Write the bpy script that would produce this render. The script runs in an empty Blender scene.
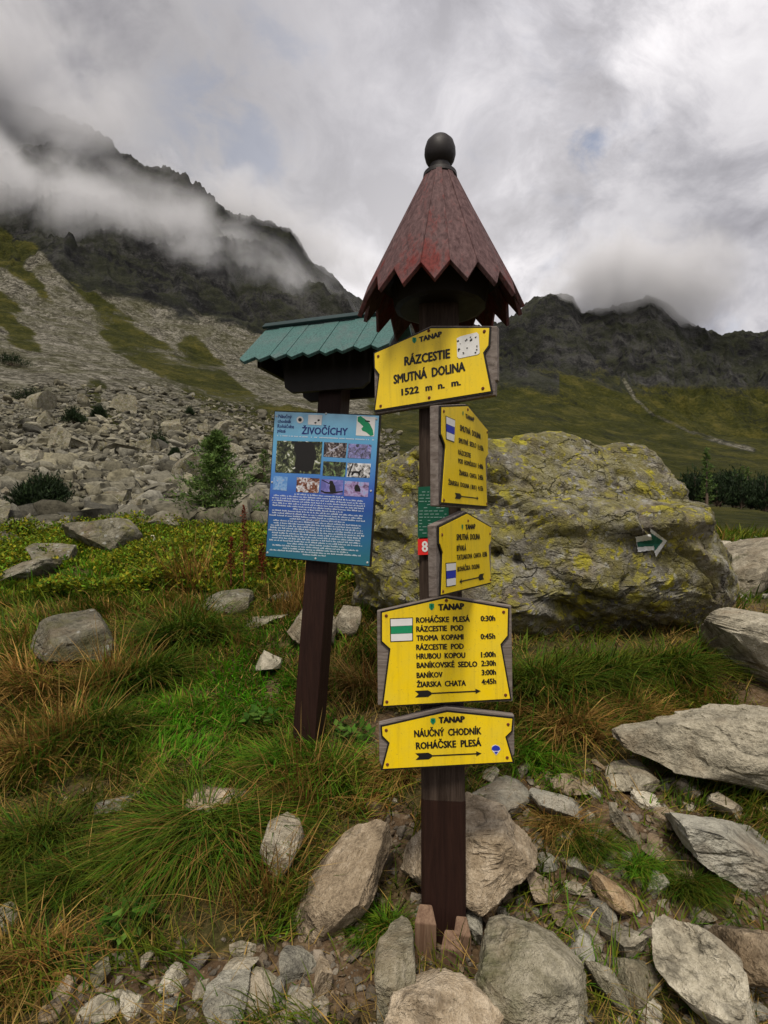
import bpy, bmesh, math, random
import numpy as np
from mathutils import Vector, Matrix
from mathutils.bvhtree import BVHTree

random.seed(7)
RNG = np.random.default_rng(7)
SC = bpy.context.scene
COL = SC.collection

# ------------------------------------------------------------------ camera
F, YH, ZC = 560.0, 531.0, 1.58          # focal length in pixels, horizon row, eye height (m)
cd = bpy.data.cameras.new('camera')
cd.sensor_fit = 'VERTICAL'
cd.sensor_height = 36.0
cd.lens = F / 1024 * 36.0
cd.shift_y = (YH - 512) / 1024
cd.clip_start = 0.05
cd.clip_end = 20000
cam = bpy.data.objects.new('camera', cd)
COL.objects.link(cam)
cam.location = (0, 0, ZC)
cam.rotation_euler = (math.radians(90), 0, 0)
SC.camera = cam

# ------------------------------------------------------------------ render / exposure
SC.view_settings.view_transform = 'Standard'
SC.view_settings.look = 'None'
SC.view_settings.gamma = 1
SC.view_settings.use_curve_mapping = False
SC.view_settings.exposure = 0.5
SC.render.engine = 'CYCLES'
SC.cycles.use_denoising = True
SC.cycles.max_bounces = 6
SC.cycles.diffuse_bounces = 3
SC.cycles.glossy_bounces = 2
SC.cycles.transparent_max_bounces = 8
SC.cycles.volume_bounces = 2
SC.cycles.caustics_reflective = False
SC.cycles.caustics_refractive = False

# ------------------------------------------------------------------ sun
SUN = Vector((-0.10, -0.56, 1.0)).normalized()
sd = bpy.data.lights.new('sun', 'SUN')
sd.energy = 2.3
sd.angle = math.radians(14)
sd.color = (1.0, 0.92, 0.80)
so = bpy.data.objects.new('sun', sd)
COL.objects.link(so)
so.rotation_euler = SUN.to_track_quat('Z', 'Y').to_euler()
so.location = SUN * 50


# ------------------------------------------------------------------ node helper
class NT:
    def __init__(s, tree):
        s.t = tree
        s.n = tree.nodes
        s.l = tree.links

    def node(s, typ, **kw):
        nd = s.n.new(typ)
        for k, v in kw.items():
            setattr(nd, k, v)
        return nd

    def put(s, sock, v):
        if v is None:
            return
        if isinstance(v, bpy.types.NodeSocket):
            s.l.new(v, sock)
        else:
            try:
                sock.default_value = v
            except Exception:
                sock.default_value = (v[0], v[1], v[2], 1.0)

    def math(s, op, a, b=None, c=None, clamp=False):
        nd = s.node('ShaderNodeMath', operation=op, use_clamp=clamp)
        s.put(nd.inputs[0], a)
        s.put(nd.inputs[1], b)
        if c is not None:
            s.put(nd.inputs[2], c)
        return nd.outputs[0]

    def vmath(s, op, a, b=None):
        nd = s.node('ShaderNodeVectorMath', operation=op)
        s.put(nd.inputs[0], a)
        if b is not None:
            s.put(nd.inputs[1], b)
        return nd.outputs['Value'] if op in ('DOT_PRODUCT', 'LENGTH', 'DISTANCE') else nd.outputs[0]

    def scale(s, a, f):
        nd = s.node('ShaderNodeVectorMath', operation='SCALE')
        s.put(nd.inputs[0], a)
        s.put(nd.inputs['Scale'], f)
        return nd.outputs[0]

    def mix(s, f, a, b, blend='MIX'):
        nd = s.node('ShaderNodeMix', data_type='RGBA', blend_type=blend)
        s.put(nd.inputs[0], f)
        s.put(nd.inputs[6], a)
        s.put(nd.inputs[7], b)
        return nd.outputs[2]

    def noise(s, vec, scale, detail=5, rough=0.55, dist=0.0, color=False):
        nd = s.node('ShaderNodeTexNoise')
        s.put(nd.inputs['Vector'], vec)
        s.put(nd.inputs['Scale'], scale)
        s.put(nd.inputs['Detail'], detail)
        s.put(nd.inputs['Roughness'], rough)
        s.put(nd.inputs['Distortion'], dist)
        return nd.outputs['Color'] if color else nd.outputs['Fac']

    def voronoi(s, vec, scale, feature='F1', out='Distance', rnd=1.0):
        nd = s.node('ShaderNodeTexVoronoi', feature=feature)
        s.put(nd.inputs['Vector'], vec)
        s.put(nd.inputs['Scale'], scale)
        s.put(nd.inputs['Randomness'], rnd)
        return nd.outputs[out]

    def ramp(s, fac, stops, interp='LINEAR'):
        nd = s.node('ShaderNodeValToRGB')
        cr = nd.color_ramp
        cr.interpolation = interp
        while len(cr.elements) < len(stops):
            cr.elements.new(0.5)
        for e, (p, c) in zip(cr.elements, stops):
            e.position = p
            if not hasattr(c, '__len__'):
                c = (c, c, c)
            e.color = (c[0], c[1], c[2], 1)
        s.put(nd.inputs[0], fac)
        return nd.outputs[0]

    def maprange(s, v, a, b, c=0.0, d=1.0, smooth=False):
        nd = s.node('ShaderNodeMapRange', interpolation_type='SMOOTHSTEP' if smooth else 'LINEAR')
        for i, x in enumerate((v, a, b, c, d)):
            s.put(nd.inputs[i], x)
        return nd.outputs[0]

    def bump(s, h, strength, dist, normal=None):
        nd = s.node('ShaderNodeBump')
        s.put(nd.inputs['Height'], h)
        s.put(nd.inputs['Strength'], strength)
        s.put(nd.inputs['Distance'], dist)
        if normal is not None:
            s.put(nd.inputs['Normal'], normal)
        return nd.outputs[0]


def ray_dir(px, py):
    return Vector(((px - 384) / F, 1.0, (YH - py) / F))


# ------------------------------------------------------------------ sky
W = bpy.data.worlds.new('World')
SC.world = W
W.use_nodes = True
nt = NT(W.node_tree)
for nd in list(nt.n):
    nt.n.remove(nd)
geo = nt.node('ShaderNodeTexCoord')
D0 = nt.vmath('NORMALIZE', geo.outputs['Generated'])
sep = nt.node('ShaderNodeSeparateXYZ')
nt.put(sep.inputs[0], D0)
zz = nt.math('ADD', nt.math('MAXIMUM', sep.outputs[2], 0.0), 0.5)
comb = nt.node('ShaderNodeCombineXYZ')
nt.put(comb.inputs[0], nt.math('DIVIDE', sep.outputs[0], zz))
nt.put(comb.inputs[1], nt.math('DIVIDE', sep.outputs[1], zz))
comb.inputs[2].default_value = 3.7
CV = comb.outputs[0]
warp = nt.noise(CV, 1.9, 4, 0.55, color=True)
CVw = nt.vmath('ADD', CV, nt.scale(nt.vmath('SUBTRACT', warp, (0.5, 0.5, 0.5)), 0.26))
big = nt.noise(CVw, 1.5, 7, 0.56)
fine = nt.noise(CVw, 5.0, 8, 0.6)
cl = nt.math('ADD', nt.math('MULTIPLY', big, 0.52), nt.math('MULTIPLY', fine, 0.48))
fine3 = nt.noise(nt.vmath('ADD', CVw, (4.1, 2.2, 0)), 3.0, 9, 0.62, 0.4)
cl = nt.math('ADD', nt.math('MULTIPLY', cl, 0.6), nt.math('MULTIPLY', fine3, 0.4))
cloud = nt.ramp(cl, [(0.435, (0.22, 0.215, 0.245)), (0.472, (0.42, 0.415, 0.455)), (0.502, (0.68, 0.67, 0.71)), (0.535, (0.97, 0.95, 0.98)), (0.575, (1.18, 1.16, 1.18))])


def lobe(px, py, lo, hi):
    d = ray_dir(px, py).normalized()
    return nt.maprange(nt.vmath('DOT_PRODUCT', D0, tuple(d)), lo, hi, 0, 1, True)


# brighter cloud where the sun stands behind it, darker bank over the left summit
cloud = nt.mix(nt.math('MULTIPLY', lobe(330, 235, 0.90, 1.0), 0.55), cloud, (1.0, 0.985, 1.0))
cloud = nt.mix(nt.math('MULTIPLY', lobe(690, 40, 0.93, 1.0), 0.30), cloud, (1.05, 1.03, 1.04))
cloud = nt.mix(nt.math('MULTIPLY', lobe(20, 40, 0.86, 0.985), 0.72), cloud, (0.24, 0.235, 0.25))
cloud = nt.mix(nt.math('MULTIPLY', lobe(640, 285, 0.975, 0.998), 0.30), cloud, (0.33, 0.33, 0.35))
cloud = nt.mix(nt.math('MULTIPLY', lobe(790, 250, 0.94, 0.995), 0.45), cloud, (0.36, 0.36, 0.40))
cloud = nt.mix(nt.math('MULTIPLY', lobe(420, 20, 0.95, 1.0), 0.35), cloud, (0.45, 0.45, 0.5))
sky = nt.node('ShaderNodeTexSky', sky_type='NISHITA')
sky.sun_disc = False
sky.sun_elevation = math.asin(SUN.z)
sky.sun_rotation = math.atan2(SUN.x, SUN.y)
sky.air_density = 1.0
gapn = nt.noise(CVw, 2.6, 6, 0.6)
gap = nt.maprange(gapn, 0.62, 0.74, 0, 0.25, True)
fine2 = nt.noise(CVw, 9.0, 7, 0.6)
hole = nt.maprange(nt.math('ADD', lobe(600, 153, 0.9965, 1.0), nt.math('MULTIPLY', nt.math('SUBTRACT', fine2, 0.5), 3.0)), 0.85, 1.45, 0.0, 0.6, True)
hole2 = nt.math('MULTIPLY', lobe(255, 115, 0.985, 0.999), nt.maprange(fine, 0.50, 0.64, 0.0, 0.3, True))
gap = nt.math('MAXIMUM', nt.math('MAXIMUM', gap, hole), hole2)
blue = nt.vmath('MULTIPLY', sky.outputs[0], (1.5, 1.5, 1.5))
skycol = nt.mix(gap, nt.vmath('MULTIPLY', cloud, (10.2, 10.05, 10.0)), blue)
bg = nt.node('ShaderNodeBackground')
nt.put(bg.inputs[0], skycol)
bg.inputs[1].default_value = 0.068
wo = nt.node('ShaderNodeOutputWorld')
nt.l.new(bg.outputs[0], wo.inputs[0])


# ------------------------------------------------------------------ numpy noise
def _h(ix, iy, iz):
    n = (ix.astype(np.int64) * 374761393 + iy.astype(np.int64) * 668265263 + iz.astype(np.int64) * 2147483647) & 0xFFFFFFFF
    n = ((n ^ (n >> 13)) * 1274126177) & 0xFFFFFFFF
    n = ((n ^ (n >> 16)) * 2246822519) & 0xFFFFFFFF
    return ((n ^ (n >> 15)) & 0xFFFFFF) / float(0xFFFFFF)


def vnoise(x, y, z=None):
    x = np.asarray(x, float)
    y = np.asarray(y, float)
    z = np.zeros_like(x) + 0.37 if z is None else np.asarray(z, float)
    ix, iy, iz = np.floor(x), np.floor(y), np.floor(z)
    fx, fy, fz = x - ix, y - iy, z - iz
    ux, uy, uz = [t * t * t * (t * (t * 6 - 15) + 10) for t in (fx, fy, fz)]
    r = 0
    for a in (0, 1):
        for b in (0, 1):
            for c in (0, 1):
                w = (ux if a else 1 - ux) * (uy if b else 1 - uy) * (uz if c else 1 - uz)
                r = r + w * _h(ix + a, iy + b, iz + c)
    return r * 2 - 1


def fbm(x, y, z=None, octv=5, gain=0.5, lac=2.03):
    z = np.zeros_like(np.asarray(x, float)) if z is None else z
    s, a, t = 0, 1.0, 0
    for k in range(octv):
        s = s + a * vnoise(x + 17.3 * k, y - 9.1 * k, z + 5.7 * k)
        t += a
        a *= gain
        x, y, z = x * lac, y * lac, z * lac
    return s / t


def ridged(x, y, z=None, octv=5, gain=0.5, lac=2.07):
    z = np.zeros_like(np.asarray(x, float)) if z is None else z
    s, a, t = 0, 1.0, 0
    for k in range(octv):
        s = s + a * (1 - 2 * np.abs(vnoise(x + 31.3 * k, y + 11.1 * k, z - 3.3 * k)))
        t += a
        a *= gain
        x, y, z = x * lac, y * lac, z * lac
    return s / t


def sstep(x, a, b):
    t = np.clip((x - a) / (b - a), 0, 1)
    return t * t * (3 - 2 * t)


# ------------------------------------------------------------------ mesh helpers
def np_mesh(name, V, polys, sizes=None, col=None, smooth=False):
    """V (n,3); polys flat loop array; sizes = verts per polygon (int or array)"""
    me = bpy.data.meshes.new(name)
    V = np.ascontiguousarray(V, np.float32)
    polys = np.ascontiguousarray(np.asarray(polys).ravel(), np.int32)
    if np.isscalar(sizes):
        starts = np.arange(0, len(polys), sizes, dtype=np.int32)
    else:
        sizes = np.asarray(sizes, np.int32)
        starts = np.concatenate([[0], np.cumsum(sizes)[:-1]]).astype(np.int32)
    me.vertices.add(len(V))
    me.vertices.foreach_set('co', V.ravel())
    me.loops.add(len(polys))
    me.loops.foreach_set('vertex_index', polys)
    me.polygons.add(len(starts))
    me.polygons.foreach_set('loop_start', starts)
    if smooth:
        me.polygons.foreach_set('use_smooth', np.ones(len(starts), bool))
    me.update(calc_edges=True)
    if col is not None:
        c = np.ones((len(V), 4), np.float32)
        c[:, :col.shape[1]] = col
        at = me.attributes.new('col', 'FLOAT_COLOR', 'POINT')
        at.data.foreach_set('color', c.ravel())
    return me


def link(name, me, mat=None, parent=None, loc=None):
    o = bpy.data.objects.new(name, me)
    COL.objects.link(o)
    if mat is not None and me is not None and len(me.materials) == 0:
        me.materials.append(mat)
    if parent is not None:
        o.parent = parent
    if loc is not None:
        o.location = loc
    return o


def tag(o, label=None, cat=None, group=None, kind=None):
    if label:
        o['label'] = label
    if cat:
        o['category'] = cat
    if group:
        o['group'] = group
    if kind:
        o['kind'] = kind
    return o


class MB:
    """collects simple solids in world (or local) space, then one mesh"""

    def __init__(s):
        s.v = []
        s.f = []
        s.c = []

    def add(s, V, Fc, col=None):
        b = len(s.v)
        s.v += [tuple(v) for v in V]
        s.f += [tuple(i + b for i in f) for f in Fc]
        s.c += [col or (1, 1, 1)] * len(V)

    def hexa(s, P, col=None):   # 8 points: bottom 4 then top 4
        s.add(P, [(3, 2, 1, 0), (4, 5, 6, 7), (0, 1, 5, 4), (1, 2, 6, 5), (2, 3, 7, 6), (3, 0, 4, 7)], col)

    def prism(s, poly, n, t, col=None):   # poly of Vectors, extruded by t along n
        n = Vector(n)
        k = len(poly)
        A = [Vector(p) for p in poly]
        B = [p + n * t for p in A]
        s.add(A + B, [tuple(range(k - 1, -1, -1)), tuple(range(k, 2 * k))] +
              [(i, (i + 1) % k, k + (i + 1) % k, k + i) for i in range(k)], col)

    def lathe(s, c, prof, seg=20, col=None):   # prof: (r,z) list
        V = []
        for r, z in prof:
            for i in range(seg):
                a = 2 * math.pi * i / seg
                V.append((c[0] + r * math.cos(a), c[1] + r * math.sin(a), c[2] + z))
        Fc = []
        for j in range(len(prof) - 1):
            for i in range(seg):
                Fc.append((j * seg + i, j * seg + (i + 1) % seg, (j + 1) * seg + (i + 1) % seg, (j + 1) * seg + i))
        Fc.append(tuple(range(seg - 1, -1, -1)))
        Fc.append(tuple(range((len(prof) - 1) * seg, len(prof) * seg)))
        s.add(V, Fc, col)

    def build(s, name, mat, parent=None, bevel=0, smooth=False, origin=None):
        me = bpy.data.meshes.new(name)
        V = s.v
        if origin is not None:
            V = [(v[0] - origin[0], v[1] - origin[1], v[2] - origin[2]) for v in V]
        me.from_pydata(V, [], s.f)
        me.update()
        bm = bmesh.new()
        bm.from_mesh(me)
        bmesh.ops.recalc_face_normals(bm, faces=bm.faces)
        bm.to_mesh(me)
        bm.free()
        at = me.attributes.new('col', 'FLOAT_COLOR', 'POINT')
        for i, c in enumerate(s.c):
            at.data[i].color = (c[0], c[1], c[2], 1)
        if smooth:
            for p in me.polygons:
                p.use_smooth = True
            me.set_sharp_from_angle(angle=math.radians(40))
        o = link(name, me, mat, parent)
        if bevel:
            m = o.modifiers.new('bevel', 'BEVEL')
            m.width = bevel
            m.segments = 2
            m.limit_method = 'ANGLE'
            m.angle_limit = math.radians(35)
        return o


def empty(name, loc):
    o = bpy.data.objects.new(name, None)
    o.empty_display_size = 0.1
    o.location = loc
    COL.objects.link(o)
    return o


# ------------------------------------------------------------------ materials
def new_mat(name):
    m = bpy.data.materials.new(name)
    m.use_nodes = True
    t = NT(m.node_tree)
    p = m.node_tree.nodes['Principled BSDF']
    p.inputs['Roughness'].default_value = 0.8
    p.inputs['Specular IOR Level'].default_value = 0.25
    return m, t, p


def plain(name, col, rough=0.5, grime=0.25, scale=30, spec=0.3):
    m, t, p = new_mat(name)
    tc = t.node('ShaderNodeTexCoord')
    n = t.noise(tc.outputs['Object'], scale, 6, 0.65)
    n2 = t.noise(tc.outputs['Object'], scale * 0.15, 4, 0.6)
    f = t.math('MULTIPLY', t.maprange(t.math('MULTIPLY', n, t.math('ADD', n2, 0.5)), 0.35, 0.75), grime)
    t.put(p.inputs['Base Color'], t.mix(f, col, (col[0] * .45, col[1] * .42, col[2] * .4)))
    t.put(p.inputs['Roughness'], t.math('ADD', t.math('MULTIPLY', n, 0.25), rough - 0.12))
    p.inputs['Specular IOR Level'].default_value = spec
    t.put(p.inputs['Normal'], t.bump(n, 0.15, 0.002))
    return m


def wood(name, base, streak, paint=None, paint_lo=0.5, axis=2, rough=0.75, spec=0.2, attr=False):
    m, t, p = new_mat(name)
    tc = t.node('ShaderNodeTexCoord')
    mp = t.node('ShaderNodeMapping')
    sc = [1, 1, 1]
    sc[axis] = 0.06
    mp.inputs['Scale'].default_value = sc
    t.put(mp.inputs[0], tc.outputs['Object'])
    g = t.noise(mp.outputs[0], 70, 6, 0.65, 0.6)
    g2 = t.noise(mp.outputs[0], 120, 4, 0.7)
    big = t.noise(tc.outputs['Object'], 6, 5, 0.65)
    c = t.mix(t.maprange(g, 0.35, 0.68), base, streak)
    if paint is not None:
        pm = t.maprange(t.math('ADD', t.math('MULTIPLY', big, 0.75), t.math('MULTIPLY', g, 0.35)), paint_lo, paint_lo + 0.14, 0, 1)
        if attr:
            at = t.node('ShaderNodeAttribute', attribute_name='col')
            sp = t.node('ShaderNodeSeparateColor')
            t.put(sp.inputs[0], at.outputs['Color'])
            big = t.noise(mp.outputs[0], 17, 6, 0.7)
            pm = t.maprange(t.math('ADD', t.math('ADD', t.math('MULTIPLY', big, 0.85), t.math('MULTIPLY', g, 0.4)),
                                   t.math('ADD', t.math('MULTIPLY', sp.outputs[0], 0.09), t.math('MULTIPLY', sp.outputs[1], 0.20))),
                            paint_lo, paint_lo + 0.16, 0, 1)
        c = t.mix(pm, c, t.mix(t.maprange(g2, 0.4, 0.7), paint, tuple(x * .55 for x in paint)))
    c = t.mix(t.math('MULTIPLY', t.maprange(g2, 0.52, 0.7), 0.45), c, tuple(x * .35 for x in base))
    t.put(p.inputs['Base Color'], c)
    t.put(p.inputs['Roughness'], t.math('ADD', t.math('MULTIPLY', g2, 0.3), rough - 0.15))
    p.inputs['Specular IOR Level'].default_value = spec
    t.put(p.inputs['Normal'], t.bump(t.math('ADD', g, t.math('MULTIPLY', g2, 0.5)), 0.5, 0.004))
    return m


def rock_mat(name, dark, mid, light, lichen=0.0, moss=0.0, lich_col=(0.34, 0.31, 0.05), sc=1.0, bump=1.0, obj=True, big=False):
    m, t, p = new_mat(name)
    tc = t.node('ShaderNodeTexCoord')
    geo = t.node('ShaderNodeNewGeometry')
    oi = t.node('ShaderNodeObjectInfo')
    P = t.vmath('ADD', geo.outputs['Position'], t.scale((37.0, 19.0, 53.0), oi.outputs['Random'])) if obj else geo.outputs['Position']
    n1 = t.noise(P, 2.2 * sc, 8, 0.62, 0.3)
    n2 = t.noise(P, 14 * sc, 6, 0.68)
    n3 = t.noise(P, 70 * sc, 3, 0.7)
    spk = t.voronoi(P, 130 * sc)
    v = t.math('ADD', t.math('ADD', t.math('MULTIPLY', n1, 0.4), t.math('MULTIPLY', n2, 0.38)), t.math('MULTIPLY', n3, 0.22))
    if obj:
        v = t.math('ADD', v, t.math('MULTIPLY', t.math('SUBTRACT', oi.outputs['Random'], 0.5), 0.10))
    c = t.ramp(v, [(0.36, dark), (0.49, mid), (0.60, light)])
    # dark weathering blotches
    dk = t.noise(P, 5.5 * sc, 8, 0.72)
    c = t.mix(t.math('MULTIPLY', t.maprange(dk, 0.53, 0.64), 0.6), c, tuple(x * .8 for x in dark))
    # warm and cool stains
    st = t.noise(P, 3.7 * sc, 5, 0.6)
    c = t.mix(t.math('MULTIPLY', t.maprange(st, 0.5, 0.7), 0.45), c, (0.22, 0.155, 0.09))
    # crystals
    c = t.mix(t.math('MULTIPLY', t.maprange(spk, 0.25, 0.05), 0.35), c, tuple(x * .45 for x in mid))
    # cracks: ridges of a stretched noise
    mp = t.node('ShaderNodeMapping')
    mp.inputs['Rotation'].default_value = (0.3, 0.5, 0.2)
    mp.inputs['Scale'].default_value = (1.0, 1.0, 1.8)
    t.put(mp.inputs[0], P)
    cn = t.noise(mp.outputs[0], (2.4 if big else 1.7) * sc, 5, 0.5, 0.3)
    crack = t.math('ADD', t.math('ABSOLUTE', t.math('SUBTRACT', cn, 0.5)), t.maprange(t.noise(P, 2.9 * sc, 3, 0.5), 0.62 if big else 0.56, 0.42, 0, 0.06))
    crm = t.maprange(crack, 0.0, 0.012, 1, 0)
    c = t.mix(t.math('MULTIPLY', crm, 0.55), c, tuple(x * .3 for x in dark))
    if big:
        m2 = t.node('ShaderNodeMapping')
        m2.inputs['Rotation'].default_value = (0.1, -0.42, 0.2)
        m2.inputs['Scale'].default_value = (0.8, 1.0, 2.3)
        t.put(m2.inputs[0], t.vmath('ADD', P, t.scale(t.noise(P, 3.0, 5, .6, color=True), .34)))
        ve = t.voronoi(m2.outputs[0], 2.3, 'DISTANCE_TO_EDGE')
        ve2 = t.voronoi(m2.outputs[0], 6.5, 'DISTANCE_TO_EDGE')
        gate = t.maprange(t.noise(P, 1.9, 4, .6), .40, .56)
        crk = t.math('MAXIMUM', t.math('MULTIPLY', t.maprange(ve, .022, .0), gate), t.math('MULTIPLY', t.maprange(ve2, .03, .0), t.math('MULTIPLY', t.maprange(t.noise(P, 3.1, 4, .6), .50, .6), .75)))
        c = t.mix(t.math('MULTIPLY', crk, .85), c, (.018, .016, .013))
        crack = t.math('MINIMUM', crack, t.math('SUBTRACT', 0.06, t.math('MULTIPLY', crk, 0.06)))
        vf = t.node('ShaderNodeTexVoronoi')
        t.put(vf.inputs['Vector'], m2.outputs[0])
        vf.inputs['Scale'].default_value = 6.5
        facet = t.node('ShaderNodeSeparateColor')
        t.put(facet.inputs[0], vf.outputs['Color'])
        n2 = t.math('ADD', n2, t.math('MULTIPLY', facet.outputs[0], .16))
    h = t.math('ADD', t.math('ADD', t.math('MULTIPLY', n2, 0.5), t.math('MULTIPLY', n3, 0.34)), t.math('MULTIPLY', t.maprange(crack, 0, 0.05), 0.35))
    if lichen > 0:
        W_ = t.vmath('ADD', P, t.scale(t.noise(P, 9 * sc, 4, 0.6, color=True), 0.16 / sc))
        lv = t.voronoi(W_, 5.5 * sc if big else 7 * sc)
        lreg = t.noise(P, 1.5 * sc, 4, 0.6)
        lm = t.math('MULTIPLY', t.maprange(lv, 0.40, 0.30, 0, 1), t.maprange(t.math('ADD', lreg, lichen), 0.62, 0.80))
        lv2 = t.voronoi(W_, 17 * sc)
        lm2 = t.math('MULTIPLY', t.maprange(lv2, 0.36, 0.24, 0, 1), t.maprange(t.math('ADD', t.noise(P, 3.1 * sc, 3, 0.6), lichen), 0.60, 0.78))
        lm = t.math('MAXIMUM', lm, lm2)
        lm = t.math('MULTIPLY', lm, t.maprange(n3, 0.32, 0.5, 0.35, 1.0))
        lc = t.mix(t.maprange(n2, 0.35, 0.65), lich_col, tuple(x * .62 for x in lich_col))
        # a thin olive crust in between
        c = t.mix(t.math('MULTIPLY', t.maprange(t.math('ADD', t.noise(P, 4.3 * sc, 6, 0.7), lichen * .5), 0.53, 0.68), 0.55), c, tuple(x * .36 for x in lich_col))
        c = t.mix(lm, c, lc)
        wv = t.voronoi(t.vmath('ADD', W_, (5.3, 1.1, 2.2)), 8.5 * sc)
        c = t.mix(t.math('MULTIPLY', t.maprange(wv, 0.2, 0.14), 0.6), c, (0.40, 0.40, 0.36))
        bv = t.voronoi(t.vmath('ADD', W_, (1.3, 7.1, 4.2)), 6.5 * sc)
        c = t.mix(t.math('MULTIPLY', t.maprange(bv, 0.2, 0.15), 0.55), c, (0.05, 0.045, 0.035))
    if moss > 0:
        mm = t.math('MULTIPLY', t.maprange(t.math('ADD', t.noise(P, 3.3 * sc, 6, 0.7), moss), 0.6, 0.75), 0.75)
        c = t.mix(mm, c, (0.075, 0.082, 0.028))
    t.put(p.inputs['Base Color'], c)
    p.inputs['Roughness'].default_value = 0.88
    p.inputs['Specular IOR Level'].default_value = 0.15
    t.put(p.inputs['Normal'], t.bump(h, 0.95 * bump, 0.06 / sc))
    return m


def attr_mat(name, rough=0.7, transl=0.35, spec=0.2, var=0.35, vscale=9):
    m = bpy.data.materials.new(name)
    m.use_nodes = True
    t = NT(m.node_tree)
    p = m.node_tree.nodes['Principled BSDF']
    at = t.node('ShaderNodeAttribute', attribute_name='col')
    geo = t.node('ShaderNodeNewGeometry')
    n = t.noise(geo.outputs['Position'], vscale, 3, 0.6)
    c = t.mix(var, at.outputs['Color'], t.ramp(n, [(0.3, 0.35), (0.7, 1.5)]), 'MULTIPLY')
    t.put(p.inputs['Base Color'], c)
    p.inputs['Roughness'].default_value = rough
    p.inputs['Specular IOR Level'].default_value = spec
    if transl > 0:
        tr = t.node('ShaderNodeBsdfTranslucent')
        t.put(tr.inputs[0], c)
        mx = t.node('ShaderNodeMixShader')
        mx.inputs[0].default_value = transl
        t.l.new(p.outputs[0], mx.inputs[1])
        t.l.new(tr.outputs[0], mx.inputs[2])
        t.l.new(mx.outputs[0], m.node_tree.nodes['Material Output'].inputs[0])
    return m


M = {}
M['granite'] = rock_mat('granite', (0.08, 0.07, 0.05), (0.285, 0.248, 0.178), (0.50, 0.45, 0.345), moss=0.03)
M['warm'] = rock_mat('warm_granite', (0.10, 0.073, 0.045), (0.32, 0.25, 0.165), (0.53, 0.44, 0.32))
M['cool'] = rock_mat('cool_granite', (0.09, 0.085, 0.07), (0.255, 0.24, 0.19), (0.43, 0.41, 0.335))
M['pale'] = rock_mat('pale_granite', (0.14, 0.125, 0.09), (0.41, 0.368, 0.275), (0.60, 0.55, 0.43))
M['orange'] = rock_mat('orange_granite', (0.18, 0.11, 0.055), (0.38, 0.26, 0.14), (0.50, 0.38, 0.24))
M['green'] = rock_mat('mossy_granite', (0.055, 0.052, 0.034), (0.20, 0.18, 0.12), (0.37, 0.335, 0.25), moss=0.05)
M['field'] = rock_mat('field_granite', (0.055, 0.05, 0.037), (0.19, 0.175, 0.128), (0.36, 0.335, 0.255), lichen=0.10, lich_col=(0.25, 0.235, 0.06), sc=0.8, bump=1.3)
M['boulder'] = rock_mat('lichen_boulder', (0.055, 0.05, 0.04), (0.20, 0.185, 0.145), (0.42, 0.40, 0.34), lichen=0.235, lich_col=(0.52, 0.46, 0.05), sc=0.9, bump=1.3, obj=False, big=True)
M['grass'] = attr_mat('grass_blades', 0.65, 0.3, 0.08, .45)
M['needle'] = attr_mat('needles', 0.7, 0.2, 0.15, 0.4, 5)
M['leaf'] = attr_mat('leaves', 0.7, 0.3, 0.08)
M['bark'] = wood('bark', (0.09, 0.06, 0.04), (0.16, 0.12, 0.09))
M['post'] = wood('dark_stained_post', (0.016, 0.0065, 0.0045), (0.028, 0.012, 0.008), rough=0.6, spec=0.18)
M['post_worn'] = wood('worn_post', (0.028, 0.018, 0.013), (0.07, 0.05, 0.038), rough=0.75, spec=.12)
M['board'] = wood('weathered_board', (0.12, 0.095, 0.08), (0.24, 0.205, 0.18), axis=0)
M['board_v'] = wood('weathered_board_upright', (0.13, 0.10, 0.08), (0.25, 0.21, 0.18))
M['roofred'] = wood('worn_red_shingle', (0.052, 0.025, 0.025), (0.145, 0.085, 0.083), paint=(0.135, 0.022, 0.018), paint_lo=0.80, attr=True, axis=2)
M['roofteal'] = wood('teal_painted_board', (0.045, 0.08, 0.076), (0.11, 0.165, 0.155), paint=(0.055, 0.135, 0.122), paint_lo=0.42, rough=0.6, spec=0.25)
M['teal_dark'] = plain('dark_teal_trim', (0.012, 0.03, 0.03), 0.6)
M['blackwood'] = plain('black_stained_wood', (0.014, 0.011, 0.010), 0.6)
M['finial'] = plain('dark_finial', (0.016, 0.012, 0.011), 0.55, 0.5, 60)
M['yellow'] = plain('yellow_enamel', (0.83, 0.60, 0.008), 0.42, 0.12, 12, 0.4)
m_, t_, p_ = new_mat('yellow_enamel_weathered')
tc_ = t_.node('ShaderNodeTexCoord')
mp_ = t_.node('ShaderNodeMapping')
mp_.inputs['Scale'].default_value = (1, 1, .07)
t_.put(mp_.inputs[0], tc_.outputs['Object'])
run_ = t_.noise(mp_.outputs[0], 55, 5, .65)
blo_ = t_.noise(tc_.outputs['Object'], 9, 6, .7)
spk_ = t_.noise(tc_.outputs['Object'], 160, 3, .7)
cy_ = t_.mix(t_.maprange(blo_, .35, .68), (.86, .60, .006), (.78, .57, .022))
cy_ = t_.mix(t_.math('MULTIPLY', t_.maprange(run_, .50, .70), .30), cy_, (.42, .29, .03))
cy_ = t_.mix(t_.math('MULTIPLY', t_.maprange(spk_, .62, .72), .55), cy_, (.25, .17, .05))
t_.put(p_.inputs['Base Color'], cy_)
t_.put(p_.inputs['Roughness'], t_.maprange(blo_, .3, .7, .28, .55))
p_.inputs['Specular IOR Level'].default_value = .4
t_.put(p_.inputs['Normal'], t_.bump(t_.noise(tc_.outputs['Object'], 4, 2, .5), .12, .02))
M['yellow'] = m_
M['black'] = plain('black_enamel', (0.012, 0.011, 0.010), 0.5, 0.0)
M['white'] = plain('white_enamel', (0.75, 0.74, 0.72), 0.5, 0.15)
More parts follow.
